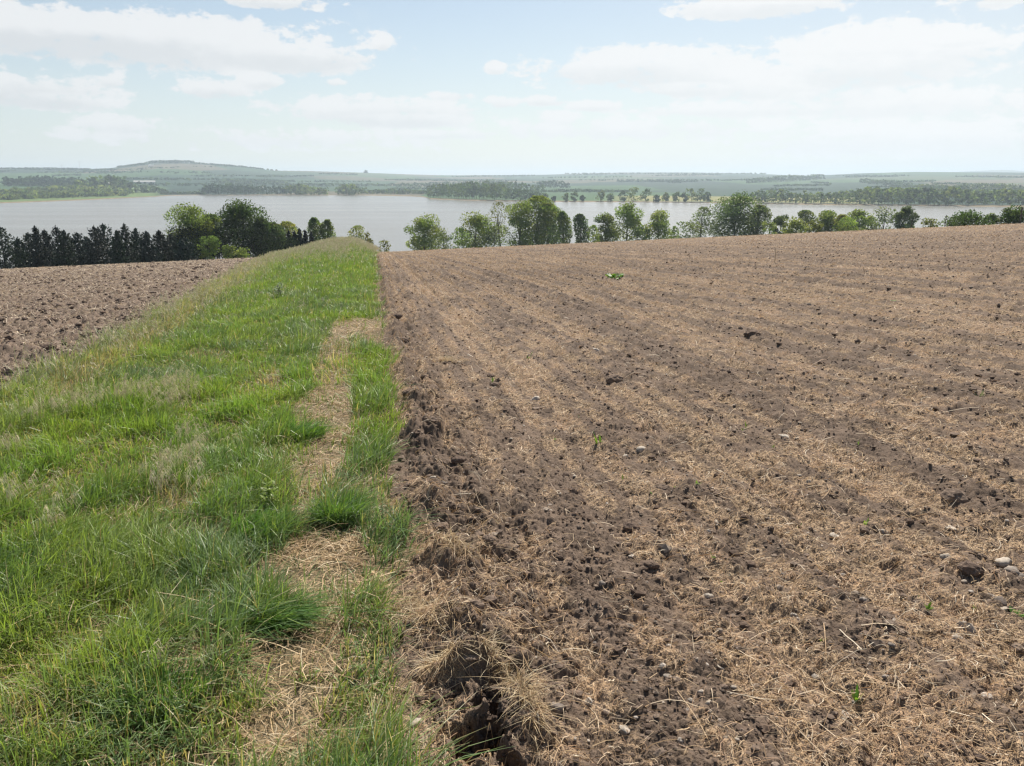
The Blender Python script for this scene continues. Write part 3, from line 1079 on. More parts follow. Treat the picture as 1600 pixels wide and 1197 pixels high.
link(bpy.data.objects.new('soil_lumps', mesh('soil_lumps', *A_, smooth=False)), None, M_CRUMB, kind='stuff', label='rough lumps of turned soil all over the left field')
x, y = ring_scatter(lambda r: 42 * np.minimum(1, (3.0 / r) ** 1.2), 1.2, 40, FAN)
k = (regions(x, y) == 2) & (rng.random(len(x)) < .15 + .85 * (fbm(x * .9, y * .9, 651, 2) > .5))
x, y = x[k], y[k]
n = len(x)
r = np.hypot(x, y)
cl = pick([(.34, .29, .24), (.28, .235, .20), (.42, .37, .32), (.22, .18, .155)], n) * rng.uniform(.8, 1.15, n)[:, None]
A_ = crumbs(x, y, np.clip(rng.lognormal(math.log(.0045), .4, n), .002, .010) * (1 + .05 * r), cl, ICO2, .25, .7, .10)
link(bpy.data.objects.new('gravel', mesh('gravel', *A_, smooth=True)), None, M_STONE, kind='stuff', label='small pale pebbles scattered through the soil on the right')


# ------------------------------------------------------------------ stones one could pick up
def lump(size, flat, seed, rough, cut=0):
    rs = np.random.default_rng(seed)
    bv, bf = ICO3
    v = bv.copy()
    for _ in range(7):
        d = unit(rs.normal(size=3))
        v = v * (1 + rough * .35 * np.tanh(2.2 * (v @ d))[:, None] * rs.uniform(-1, 1))
    for _ in range(cut):
        d = unit(rs.normal(size=3))
        h = rs.uniform(.55, .85)
        over = np.maximum(0, v @ d - h)
        v = v - over[:, None] * d[None, :] * .92
    a = rs.uniform(0, 6.28)
    v = v + rough * .07 * rs.normal(size=v.shape)
    v = v * np.array([rs.uniform(1.0, 1.3), rs.uniform(.8, 1.0), flat])
    c, s = math.cos(a), math.sin(a)
    v = v @ np.array([[c, s, 0], [-s, c, 0], [0, 0, 1]])
    return v * size, bf


PALE, GREYS, DARK = (.37, .32, .265), (.26, .22, .185), (.16, .13, .11)
STONES = [  # u, v, width in px, flatness, colour, label
    (648, 1136, 19, .6, PALE, 'smooth whitish stone on bare soil between the grass edge and the dark pit'),
    (975, 1146, 21, .55, PALE, 'broad pale stone half buried in straw, nearest the camera right of the pit'),
    (868, 1122, 24, .7, DARK, 'dark rounded stone to the right of the pit rim'),
    (921, 1106, 16, .7, PALE, 'pale round stone between the pit and the broad half buried stone'),
    (1497, 986, 19, .9, GREYS, 'round grey stone like a ball beside a small green seedling'),
    (1546, 938, 18, .75, GREYS, 'grey cobble leaning against a darker one at the right'),
    (1556, 946, 18, .8, DARK, 'dark round cobble leaning against a grey one at the right'),
    (1566, 885, 28, .6, PALE, 'large flat pale stone at the right edge of the photo, topmost of a cluster'),
    (1582, 897, 26, .6, GREYS, 'grey stone just below the large flat pale stone at the right edge'),
    (1596, 902, 20, .7, DARK, 'dark brown stone shading the soil at the right edge'),
    (1566, 958, 16, .8, PALE, 'white angular stone beside the leafy seedling at the right edge'),
    (1320, 1115, 25, .6, PALE, 'whitish stone at the foot of the tallest upright seedling'),
    (1225, 680, 22, .5, PALE, 'large flat pale stone midway down the right field'),
    (622, 459, 9, .9, PALE, 'lone white stone far off near the edge of the grass'),
    (733, 557, 12, .8, (.48, .40, .32), 'beige stone on smooth soil beyond the ridge of turned turf'),
    (1350, 943, 18, .7, GREYS, 'grey oval stone on the lower rim of a wide straw patch')]
SIMPLE = [(1034, 1056, 12), (1045, 1067, 13), (1103, 1055, 10), (1123, 1048, 12), (1078, 1103, 12), (1094, 1098, 11), (1106, 1112, 12), (1074, 1118, 11), (1111, 1131, 16),
          (1133, 1173, 10), (1105, 940, 14), (1125, 993, 14), (987, 870, 12), (942, 931, 13), (860, 808, 9), (1120, 822, 13), (1305, 836, 20), (1380, 836, 16), (1483, 829, 18),
          (1477, 884, 15), (1274, 1061, 15), (1241, 974, 12), (1245, 982, 10), (1395, 978, 12), (1500, 1112, 12), (1245, 684, 10), (1210, 621, 9), (718, 567, 8),
          (676, 764, 14), (710, 679, 8), (839, 625, 17), (924, 553, 12), (776, 722, 9), (789, 741, 9), (695, 775, 10), (787, 765, 9), (997, 711, 13), (976, 719, 10),
          (1062, 1170, 12), (660, 1075, 9), (780, 1075, 9), (838, 1058, 12), (1495, 1006, 13), (1540, 1100, 16), (1408, 757, 9), (1264, 763, 8), (1290, 786, 8), (1318, 905, 10), (1107, 845, 8)]


def drop(u, v):
    X, Y = unproject(np.array([u], float), np.array([v], float))
    return float(X[0]), float(Y[0]), float(height(X, Y)[0])


SMESH = {}
for i, st in enumerate(STONES + [(a, b, c_, None, None, None) for a, b, c_ in SIMPLE]):
    u, v, wpx, fl, colr, lab = st
    X, Y, Z = drop(u, v)
    d = math.sqrt(X * X + Y * Y + Z * Z)
    size = wpx / F * d * .42
    if lab is None:
        rs = random.Random(i)
        fl = rs.uniform(.55, .85)
        colr = rs.choice([PALE, PALE, GREYS, (.45, .39, .33)])
        lab = 'small stone, one of many scattered singly on the soil of the ploughed field'
    vv, ff = lump(1.0, fl, 900 + i, .9 if i % 3 else .55, 6 if i % 2 else 4)
    me = mesh('stone', vv * size, ff, np.tile(colr, (len(vv), 1)), smooth=True)
    o = link(bpy.data.objects.new('stone', me), None, M_STONE, label=lab, category='stone', group='stones lying in the ploughed field')
    o.location = (X, Y, Z - size * fl * .05)

# ------------------------------------------------------------------ big clods of turned earth
CLODS = [(1175, 528, 22, 'dark clod standing alone far out in the right field'), (1490, 786, 34, 'dark lumpy clod at the right below a straw patch'),
         (716, 737, 20, None), (722, 726, 16, None), (960, 598, 26, 'largest dark clod in the middle distance of the right field'), (766, 590, 14, None), (773, 606, 18, None),
         (700, 560, 12, None), (812, 664, 12, None), (1018, 890, 20, None), (1350, 842, 16, None), (985, 828, 26, None), (860, 765, 18, None), (1035, 770, 22, None),
         (1515, 905, 30, 'rough dark clod above the pair of leaning cobbles'), (640, 640, 20, None), (650, 560, 18, None), (622, 505, 14, None), (668, 700, 20, None), (690, 840, 24, None),
          (735, 880, 22, None), (770, 940, 22, None), (745, 985, 24, None), (665, 600, 16, None), (632, 540, 16, None), (612, 470, 10, None), (800, 1040, 24, 'grey clod on the right rim of the dark pit'),
          (680, 650, 16, None), (676, 690, 18, None), (690, 742, 20, None), (720, 850, 22, None), (765, 870, 20, None)]
for i, (u, v, wpx, lab) in enumerate(CLODS):
    X, Y, Z = drop(u, v)
    size = wpx / F * math.sqrt(X * X + Y * Y + Z * Z) * .48
    rs = np.random.default_rng(70 + i)
    bv, bf = ICO3
    vv = bv * (1 + .42 * (fbm(bv[:, 0] * 1.9 + i * 9.1, bv[:, 1] * 1.9 + bv[:, 2] * 1.7, 700 + i, 3) - .5)[:, None] * 1.6)
    vv = vv * (1 + .30 * (fbm(bv[:, 0] * 6 + i, bv[:, 1] * 6 + bv[:, 2] * 5, 740 + i, 2) - .5)[:, None]) * np.array([1.1, .9, .62])
    cl = np.array([(.15, .11, .085), (.18, .135, .105), (.13, .095, .075)][i % 3])
    me = mesh('soil_clod', vv * size, bf, np.tile(cl, (len(vv), 1)), smooth=False)
    o = link(bpy.data.objects.new('soil_clod', me), None, M_CRUMB, label=lab or 'dark crumbly clod of earth thrown up by the plough', category='clod', group='clods of turned earth')
    o.location = (X, Y, Z + size * .05)
    o.rotation_euler = (0, 0, i * 1.7)


# ------------------------------------------------------------------ tufts
def tuft_thing(name, u, v, rad, n, L, wid, cols, mat, lab, cat, head=None, spread=.5, lean=(.6, .3), group=None, to=None):
    X, Y, Z = drop(u, v)
    a = rng.uniform(0, 2 * math.pi, n)
    q = np.sqrt(rng.random(n)) * rad
    x_, y_ = q * np.cos(a), q * np.sin(a)
    if to:
        X2, Y2, _ = drop(*to)
        f_ = rng.random(n)
        x_ += (X2 - X) * f_
        y_ += (Y2 - Y) * f_
    hd = a + rng.normal(0, .5, n) if head is None else rng.normal(head, spread, n)
    zz = height(X + x_, Y + y_) - Z - .01
    vv, qq = blades(x_, y_, zz, L * rng.uniform(.5, 1.25, n), wid * rng.uniform(.7, 1.4, n), hd, np.abs(rng.normal(lean[0], lean[1], n)), 5)
    cc = rep(pick(cols, n) * rng.uniform(.7, 1.3, n)[:, None], 10)
    o = link(bpy.data.objects.new(name, mesh(name, vv, qq, cc)), None, mat, label=lab, category=cat)
    if group:
        o['group'] = group
    o.location = (X, Y, Z)
    return o


GR = [(.10, .21, .045), (.115, .20, .075), (.16, .26, .055)]
tuft_thing('grass_tuft', 530, 822, .12, 1000, .17, .0045, GR, M_GRASS, 'round bluish green tuft standing apart on bare soil beside the strip', 'grass tuft', None, .5, (.55, .25))
tuft_thing('grass_tuft', 425, 985, .13, 1000, .17, .0045, GR, M_GRASS, 'long green clump flopping right over the straw at the edge of the strip', 'grass tuft', -.35, .35, (.95, .25))
tuft_thing('grass_tuft', 405, 850, .16, 900, .18, .0045, GR, M_GRASS, 'green clump with a shaded underside overhanging the dry patch below the yellowish weed', 'grass tuft', -.3, .6, (.7, .25))
tuft_thing('grass_tuft', 255, 1125, .13, 420, .14, .004, GR, M_GRASS, 'green clump beside the bare soil scrape at the lower left', 'grass tuft', None, .5, (.6, .3))
tuft_thing('grass_tuft', 470, 690, .18, 900, .16, .006, GR, M_GRASS, 'dark edged green clump above the second straw patch of the strip', 'grass tuft', -.2, .7, (.7, .3))
DG = [(.55, .43, .26), (.46, .34, .19), (.62, .52, .35), (.38, .27, .16)]
for (u, v, to, rad, n, L, hd, sp_, lab) in [
        (690, 895, (735, 900), .05, 260, .075, -1.3, 1.2, 'bleached dry tuft combed over a dark clod above the pit'),
        (625, 950, (690, 1000), .08, 520, .075, -.9, 1.3, 'broad dry tuft at the grass edge left of the upper hole'),
        (745, 1052, (800, 1085), .04, 330, .07, -.5, 1.2, 'dry tuft hanging over the back wall of the pit'),
        (800, 1085, (838, 1160), .035, 330, .075, -.9, 1.2, 'dry tuft spilling over the right wall of the pit'),
        (590, 797, (625, 800), .03, 360, .07, -.4, 1.0, 'small round dry tuft on bare soil right of the green tuft'),
        (665, 1050, (715, 1062), .03, 420, .07, -1.5, 1.0, 'dry tuft on the earth bridge between the two holes'),
        (640, 868, (690, 880), .05, 420, .075, -.7, 1.0, 'dry tuft tipping right beside the last green blades'),
        (684, 568, (705, 572), .08, 300, .13, -.3, .9, 'pale dry tuft on the turned turf ridge farther off')]:
    tuft_thing('dry_grass_tuft', u, v, rad, n, L, .0019, DG, M_DRY, lab, 'dry tuft', hd, sp_, (1.1, .6), 'tufts of dead grass on the turned edge', to)


# ------------------------------------------------------------------ leafy plants
def leaf_strip(root, az_, L, W, rise, droop, K=7):
    t = np.linspace(0, 1, K)
    out = L * t * (1 - .15 * t)
    zz = L * (rise * t - droop * t ** 2)
    P = np.stack([root[0] + out * math.cos(az_), root[1] + out * math.sin(az_), root[2] + zz], -1)[None]
    wd = W * np.interp(t, [0, .15, .45, .8, 1], [.12, .35, 1, .7, .04])[None]
    sd = np.array([[-math.sin(az_), math.cos(az_), random.uniform(-.35, .35)]])
    return strips(P, wd, unit(sd))


DOCK = tuple(unproject(np.array([958.]), np.array([435.])))
X, Y, Z = drop(958, 435)
dock = link(bpy.data.objects.new('dock_plant', None), None, None, label='broad leaved green weed spreading alone in the middle of the right field', category='plant')
dock.location = (X, Y, Z)
dd = math.hypot(X, Y)
Ld = 19 / F * dd
for i in range(34):
    a = i * 2.399 + random.uniform(-.4, .4)
    A = Acc()
    lf = Ld * random.uniform(.45, 1.05)
    vv, qq = leaf_strip((random.uniform(-.75, .75) * Ld, random.uniform(-.3, .3) * Ld, 0), a, lf, lf * random.uniform(.30, .52), random.uniform(.25, 1.15), random.uniform(.2, .8))
    vv = vv + np.random.default_rng(i).normal(0, .035 * Ld, vv.shape) * np.array([1, 1, .6])
    c0 = random.choice([(.14, .24, .04), (.20, .32, .06), (.085, .16, .06), (.10, .20, .06), (.17, .27, .05)])
    A.add(vv, qq, c0)
    link(bpy.data.objects.new('leaf', A.mesh('leaf', True)), dock, M_GRASS)

SEED = [(1395, 472, 11, 'bushy little green weed far out on the right side of the field'), (935, 700, 20, 'yellow green tuft of young blades in the middle of the right field'),
        (1335, 1105, 30, 'tallest upright seedling with a pale blade, beside a whitish stone'), (1588, 972, 26, 'leafy dark green seedling at the right edge beside a white stone'),
        (1447, 960, 20, 'broad leaved seedling just left of the round grey stone'), (1115, 882, 16, 'bright green seedling standing alone on dark soil'),
        (1020, 778, 14, None), (1088, 770, 16, None), (1247, 824, 14, None), (1255, 772, 12, None), (1165, 668, 14, None), (1520, 964, 18, None), (1437, 930, 12, None),
        (975, 750, 12, None), (825, 566, 16, None), (905, 658, 10, None), (1340, 700, 12, None), (1530, 622, 12, None), (1185, 914, 12, None), (1160, 676, 10, None), (1208, 700, 8, None),
        (1055, 765, 12, None), (1283, 1015, 12, None), (1350, 830, 14, None), (866, 690, 10, None), (770, 600, 12, None), (1600, 640, 10, None), (1128, 912, 10, None)]
for i, (u, v, px, lab) in enumerate(SEED):
    X, Y, Z = drop(u, v)
    d = math.sqrt(X * X + Y * Y + Z * Z)
    L = px / F * d * .75
    A = Acc()
    nl = random.choice([3, 4, 5, 6])
    if lab:
        nl = {11: 22, 20: 9, 30: 6, 26: 12}.get(px, 6)
    for j in range(nl):
        up = random.uniform(.8, 2.4) if i % 3 else random.uniform(.3, 1.2)
        vv, qq = leaf_strip((random.uniform(-.2, .2) * L, random.uniform(-.2, .2) * L, -.005), random.uniform(0, 6.28), L * random.uniform(.45, .75), L * random.uniform(.14, .28), up, random.uniform(.1, .6))
        A.add(vv, qq, random.choice([(.14, .26, .04), (.18, .30, .05), (.10, .20, .04), (.22, .30, .07)]))
    o = link(bpy.data.objects.new('seedling', A.mesh('seedling', True)), None, M_GRASS, label=lab or 'tiny green seedling sprouting from the soil of the ploughed field', category='seedling', group='seedlings coming up in the ploughed field')
    o.location = (X, Y, Z)


def herb(u, v, hpx, n, col, lab, name='weed'):
    X, Y, Z = drop(u, v)
    d = math.sqrt(X * X + Y * Y + Z * Z)
    H = hpx / F * d
    root = link(bpy.data.objects.new(name, None), None, None, label=lab, category='weed')
    root.location = (X, Y, Z)
    for k_ in range(3):
        S = Acc()
        ax, ay = random.uniform(-.25, .25) * H, random.uniform(-.2, .2) * H
        vv, qq = tube([(ax * .3, ay * .3, -.02), (ax * .7, ay * .7, H * .5), (ax, ay, H)], [.004, .003, .0015], 5)
        S.add(vv, qq, np.array(col) * .8)
        stem = link(bpy.data.objects.new('stem', S.mesh('stem', True)), root, M_GRASS)
        A = Acc()
        for j in range(n):
            t = random.uniform(.1, 1)
            vv, qq = leaf_strip((ax * (.3 + .7 * t), ay * (.3 + .7 * t), H * t), random.uniform(0, 6.28), H * random.uniform(.25, .5) * (1.15 - .5 * t), H * .085, random.uniform(.2, .9), random.uniform(.1, .6))
            A.add(vv, qq, np.array(col) * random.uniform(.7, 1.3))
        link(bpy.data.objects.new('foliage', A.mesh('foliage', True)), root, M_GRASS)


herb(428, 815, 48, 26, (.20, .27, .045), 'yellowish green leafy weed at the right edge of the grass above the dry patch')
herb(438, 472, 24, 30, (.19, .24, .14), 'greyish green thistle standing in the long grass halfway up the strip', 'thistle')
X, Y, Z = drop(1210, 412)
vv, qq = tube([(0, 0, -.05), (.02, 0, .22), (.0, .02, .42)], [.012, .01, .006], 5)
o = link(bpy.data.objects.new('dead_stalk', mesh('dead_stalk', vv, qq, np.tile((.5, .42, .3), (len(vv), 1)))), None, M_DRY, label='single pale dead stalk standing upright far out in the right field', category='stalk')
o.location = (X, Y, Z)


# ------------------------------------------------------------------ trees
GREEN = dict(light=(.235, .285, .105), mid=(.17, .22, .088), dark=(.078, .118, .056), olive=(.17, .18, .085), grey=(.165, .20, .12),
             yellow=(.27, .29, .095), blue=(.125, .17, .095), conifer=(.018, .028, .021), pale=(.26, .28, .145))


def crown_leaves(H, W, h0, lobes, n, leaf, col, seed, sparse=False, dep=.85, fill=2.4, pointed=0.0):
    rs = np.random.default_rng(seed)
    ch = H - h0
    # lobes spread over an egg whose widest part is a little below the middle
    L = []
    slim = H > 1.7 * W
    for k_ in range(lobes):
        t = (k_ + rs.uniform(.1, .9)) / lobes * .93 + .03
        rmax = W * .5 * math.sqrt(max(0, 1 - ((t - .42) / (.62 if t > .42 else .52)) ** 2)) * (1 - pointed * t)
        a = k_ * 2.4 + rs.normal() * .6
        R_ = W * rs.uniform(.17, .27)
        if slim:
            R_ = max(R_ * .95, rmax * .62, .9 * ch / lobes)
        q = max(0.0, rmax - R_ * .75) * rs.uniform(.55, 1.15)
        L.append((q * math.cos(a), q * math.sin(a) * dep, h0 + t * ch, R_))
    L.append((W * .04, 0, H - W * .15, W * .17))
    L = np.array(L)
    L[:, 0] += rs.normal(0, W * .06, len(L))
    L[:, 2] += rs.normal(0, ch * .025, len(L))
    L[:, 3] *= rs.uniform(.72, 1.18, len(L))
    wts = L[:, 3] ** 2 * rs.uniform(.45, 1.3, len(L))
    i = rs.choice(len(L), n, p=wts / wts.sum())
    d = rs.normal(size=(n, 3))
    d /= np.linalg.norm(d, axis=1)[:, None]
    rad_ = rs.random(n) ** (1 / fill)
    # small twigs: leaves gather round spray centres
    nb = max(6, n // (14 if sparse else 22))
    sp = rs.integers(0, nb, n)
    spray = rs.normal(size=(nb, 3)) * W * .022
    cen = L[i, :3] + d * rad_[:, None] * L[i, 3][:, None] * np.array([1.05, .95, .9])
    cen = cen + spray[sp]
    cen[:, 2] = np.maximum(cen[:, 2], h0 * .75)
    # bring the crown to its measured height and width
    zt = np.percentile(cen[:, 2], 98.5)
    cen[:, 2] = np.where(cen[:, 2] > h0, h0 + (cen[:, 2] - h0) * (H - h0) / max(zt - h0, .1), cen[:, 2])
    cen[:, :2] *= W * .5 / max(np.percentile(np.abs(cen[:, 0]), 96), .05)
    sz = leaf * rs.uniform(.6, 1.35, n)
    if slim:
        t_ = rs.random(n) ** .85
        prof = np.interp(t_, [0, .12, .35, .6, .85, 1], [.5, .82, 1, .95, .78 - .2 * pointed, .25]) * W * .5
        an = rs.uniform(0, 6.283, n)
        wob_ = .62 + .75 * fbm(np.cos(an) * 1.6 + t_ * 5.0 + seed, np.sin(an) * 1.6 + t_ * 3.0, seed, 3, .6)
        rr_ = prof * wob_ * rs.random(n) ** .42
        cen = np.stack([rr_ * np.cos(an) + W * .10 * np.sin(t_ * 5 + seed), rr_ * np.sin(an), h0 + t_ * ch + rr_ * .25], -1)
        i = (t_ * len(L) * .999).astype(int)
    if slim:
        zt = np.percentile(cen[:, 2], 98.5)
        cen[:, 2] = np.where(cen[:, 2] > h0, h0 + (cen[:, 2] - h0) * (H - h0) / max(zt - h0, .1), cen[:, 2])
        cen[:, :2] *= W * .5 / max(np.percentile(np.abs(cen[:, 0]), 96), .05)
    tone = .70 + .6 * rs.random(len(L))[i] * .6 + .35 * (rs.random(n) - .5)
    c = np.array(col)[None] * tone[:, None]
    c[:, 0] *= (1 + .25 * (rs.random(len(L))[i] - .5))
    return cen, sz, c, L


def deciduous(name, x_, y_, z_, H, W, col, seed, label, category='tree', group=None, kind='tree', lobes=16, n=3000, h0f=.16, sparse=False, dep=.85, lean=0.0, pointed=0.0, bark=M_BARK):
    root = link(bpy.data.objects.new(name, None), None, None, label=label, category=category)
    if group:
        root['group'] = group
    root.location = (x_, y_, z_)
    dist = math.hypot(x_, y_)
    leaf = max(.16, dist / 788 * 1.15) * (1.0 if not sparse else .9)
    n = int(n)
    cen, sz, c, L = crown_leaves(H, W, H * h0f, lobes, n, leaf, col, seed, sparse, dep, 3.4 if sparse else 3.2, pointed)
    cen[:, 0] += lean * cen[:, 2]
    vv, qq = quads_at(cen, sz, None, 1.5)
    link(bpy.data.objects.new('crown', mesh('crown', vv, qq, rep(c, 4))), root, M_CROWN)
    # trunk with limbs to the lobes
    rs = np.random.default_rng(seed + 5)
    A = Acc()
    tr = H * (.016 if category != 'bush' else .008) + .03
    fork = H * max(h0f, .12) * 1.25
    top = H * .78
    A.add(*tube([(0, 0, -.6), (lean * fork * .6, 0, fork * .6), (lean * fork, rs.normal() * .1, fork), (lean * (fork + top) / 2 + rs.normal() * .15, 0, (fork + top) / 2), (lean * top, 0, top)],
                [tr * 1.25, tr, tr * .85, tr * .5, tr * .15], 7))
    for (a, b, cz, r_) in L[:: (1 if sparse else 2)]:
        st_ = rs.uniform(.0, .55)
        z0 = fork + (min(top, cz) - fork) * st_
        p0 = np.array([lean * z0, 0, z0])
        p2 = np.array([a + lean * cz, b, cz])
        p1 = (p0 + p2) / 2 + np.array([0, 0, -.05 * H])
        A.add(*tube([p0, p1, p2], [tr * .45, tr * .28, tr * .08], 5))
    link(bpy.data.objects.new('trunk', A.mesh('trunk', True)), root, bark)
    return root


def conifer(name, x_, y_, z_, H, W, seed, label, group=None, col=GREEN['conifer']):
    rs = np.random.default_rng(seed)
    root = link(bpy.data.objects.new(name, None), None, None, label=label, category='conifer')
    if group:
        root['group'] = group
    root.location = (x_, y_, z_)
    cs, szs, cols = [], [], []
    nb = 150
    for i in range(nb):
        t = (i + rs.random()) / nb
        z0 = H * (-.10 + 1.08 * t)
        rmax = W * .5 * (1 - t) ** .58 * rs.uniform(.5, 1.25) + .04
        a = i * 2.4 + rs.normal() * .4
        m = int(6 + 26 * (1 - t))
        u_ = rs.random(m) ** .6
        px_ = rmax * u_ * math.cos(a) + rs.normal(0, .07, m)
        py_ = rmax * u_ * math.sin(a) + rs.normal(0, .07, m)
        pz_ = z0 + rmax * (.28 * u_ + .25 * u_ ** 2) + rs.normal(0, .10, m)
        cs.append(np.stack([px_, py_, pz_], -1))
        szs.append(rs.uniform(.14, .30, m))
        cols.append(np.tile(np.array(col) * rs.uniform(.6, 1.6), (m, 1)))
    cs = np.concatenate(cs)
    top = np.stack([rs.normal(0, .04, 14), rs.normal(0, .04, 14), H * rs.uniform(.94, 1.04, 14)], -1)
    cs = np.concatenate([cs, top])
    szs = np.concatenate(szs + [np.full(14, .16)])
    cols = np.concatenate(cols + [np.tile(col, (14, 1))])
    vv, qq = quads_at(cs, szs, None, 1.7)
    link(bpy.data.objects.new('crown', mesh('crown', vv, qq, rep(cols, 4))), root, M_CONIFER)
    vv, qq = tube([(0, 0, -.5), (0, 0, H * .5), (0, 0, H * .96)], [H * .02 + .03, H * .012 + .02, .01], 6)
    link(bpy.data.objects.new('trunk', mesh('trunk', vv, qq)), root, M_BARK)
    return root


def stand(u, vtop, D, vref=380):
    """where a tree stands: bearing of photo column u, D metres ahead; height from its top row"""
    rx, _ = ray(u, vref)
    x_ = float(rx) * D
    z_ = float(base(np.array([x_]), np.array([float(D)]))[0])
    _, rzt = ray(u, vtop)
    return x_, float(D), z_, float(rzt) * D - z_


G1 = 'dark conifers in the row beyond the left field'
CON = [(3, 357, 40, 'rounded greenish conifer at the far left end of the row beyond the left field'), (28, 374, 22, None), (45, 366, 24, 'low conifer in the first dip of the row, right of its rounded end tree'), (58, 355, 26, None), (72, 361, 22, None), (90, 354, 28, 'full conifer, first tall peak of the dark row from the left after two low ones'),
       (102, 360, 24, None), (122, 361, 28, None), (136, 368, 22, 'shorter conifer notched between two fuller ones in the dark row'), (150, 352, 32, 'widest tall conifer in the middle of the dark row'), (164, 351, 32, 'tall conifer shoulder to shoulder with the widest one of the dark row'), (184, 359, 20, None), (197, 352, 30, 'tallest pointed conifer of the dark row, right of the wide pair'), (214, 360, 22, None), (230, 362, 24, 'narrow pointed conifer, next to last of the dark row'),
       (250, 361, 28, 'last conifer of the dark row, against the pale green tree'), (268, 366, 30, None), (288, 372, 30, None)]
for i, (u, vt, wp, lab) in enumerate(CON):
    D = 134 + (i * 37 % 11)
    x_, y_, z_, H = stand(u, vt, D)
    conifer('conifer', x_, y_, z_, H * random.uniform(.93, 1.06), wp / F * D * random.uniform(1.4, 1.8), 1000 + i, lab or 'slim dark pointed conifer squeezed into the row beyond the left field', G1, (.020, .036, .020) if i == 0 else tuple(c_ * random.uniform(.85, 1.5) for c_ in GREEN['conifer']))
for i, (u, vt, lab) in enumerate([(437, 360, None), (444, 362, None), (452, 361, None), (461, 362, None), (469, 358, 'tallest of the small spiky conifers left of the grassy crest'), (478, 360, None), (487, 363, None), (428, 366, None), (419, 370, None)]):
    x_, y_, z_, H = stand(u, vt, 165)
    conifer('conifer', x_, y_, z_, H, 13 / F * 165 * 1.2, 1040 + i, lab or 'small spiky dark conifer in the short hedge left of the grassy crest', 'small spiky conifers left of the grassy crest')

T = [  # u, top row, width px, D, colour, lobes, leaves, first branch, sparse, lean, pointed, label
    (300, 324, 66, 150, 'light', 22, 5200, .10, 0, 0, 0, 'tall feathery pale green tree at the right end of the dark conifer row'),
    (328, 336, 40, 152, 'mid', 14, 3000, .10, 0, 0, .2, 'upright mid green tree close against the right of the feathery pale one'),
    (380, 319, 78, 158, 'dark', 26, 7000, .06, 0, 0, 0, 'big dark green tree with a bright gap in its crown, beyond the left field'),
    (408, 342, 26, 156, 'dark', 12, 2600, .06, 0, 0, 0, 'dark shoulder of a tree leaning on the right of the big dark one'),
    (428, 349, 30, 160, 'blue', 12, 2200, .05, 0, 0, 0, 'round dark green tree between the big dark tree and the spiky conifers'),
    (452, 347, 34, 190, 'yellow', 10, 1500, .08, 0, 0, 0, 'yellowish tree showing above the small spiky conifers'),
    (494, 341, 24, 178, 'mid', 9, 1500, .05, 0, .02, .3, 'left of the twin upright green trees behind the grassy crest'),
    (514, 344, 22, 178, 'mid', 9, 1300, .05, 0, .02, .3, 'right of the twin upright green trees behind the grassy crest'),
    (663, 340, 52, 215, 'light', 18, 3200, .06, 0, 0, 0, 'lone rounded green tree just right of the grassy crest by the lake'),
    (742, 336, 56, 235, 'light', 18, 3200, .06, 0, .03, 0, 'broad domed tree left of the leaning bare limbed one by the lake'),
    (783, 316, 34, 240, 'olive', 12, 520, .22, 1, -.10, 0, 'thin leaning tree with dark bare limbs and few leaves'),
    (812, 318, 50, 250, 'light', 16, 3000, .06, 0, 0, 0, 'left third of the tallest green clump by the lake, beside the leaning tree'),
    (838, 307, 52, 255, 'light', 18, 3400, .06, 0, 0, 0, 'tallest tree by the lake, at the middle of the big green clump'),
    (857, 318, 40, 250, 'light', 14, 2600, .06, 0, 0, 0, 'right shoulder tree of the tallest green clump by the lake'),
    (880, 331, 22, 245, 'mid', 9, 1400, .05, 0, 0, .1, 'narrow upright green tree touching the right of the tallest clump'),
    (907, 335, 23, 250, 'blue', 9, 1500, .05, 0, .02, .2, 'slim dark poplar standing alone with water on both sides'),
    (946, 336, 34, 250, 'mid', 12, 1900, .10, 0, 0, 0, 'round dark tree leaning against the taller vase shaped one'),
    (979, 320, 46, 250, 'light', 15, 2300, .22, 0, 0, 0, 'tall vase shaped tree with a clear forked trunk'),
    (1028, 331, 44, 250, 'light', 13, 1700, .20, 0, 0, 0, 'open crowned tree with a bare stem, left of the pair of small grey shrubs'),
    (1094, 324, 28, 255, 'grey', 9, 900, .20, 1, 0, 0, 'thin airy tree just left of the big bushy multi stemmed tree'),
    (1146, 306, 72, 250, 'blue', 24, 5200, .03, 0, 0, 0, 'big bushy multi stemmed tree rising above the far shore line'),
    (1180, 321, 34, 250, 'grey', 11, 1500, .05, 0, .05, 0, 'loose greyish tree drooping from the right of the big bushy one'),
    (1217, 336, 26, 250, 'blue', 9, 1200, .08, 0, 0, 0, 'small dark round tree left of the pale shrub on the rim of the field'),
    (1256, 327, 28, 250, 'grey', 9, 900, .20, 0, 0, 0, 'small tree with a spiky top standing behind the pale shrub'),
    (1288, 329, 38, 250, 'light', 13, 1900, .10, 0, 0, 0, 'green tree with a dark slanting stem on its left side'),
    (1312, 334, 20, 245, 'yellow', 8, 900, .05, 0, 0, 0, 'small yellow green tree filling the gap between two rounder ones'),
    (1338, 328, 38, 250, 'light', 13, 2000, .08, 0, 0, 0, 'rounded green tree standing left of the sparse grey tree'),
    (1377, 324, 32, 240, 'grey', 11, 620, .08, 1, 0, 0, 'sparse grey tree the lake shows through, left of the last post pair'),
    (1408, 323, 36, 240, 'blue', 12, 1700, .06, 0, 0, 0, 'dense bluish tree right beside the sparse grey one')]
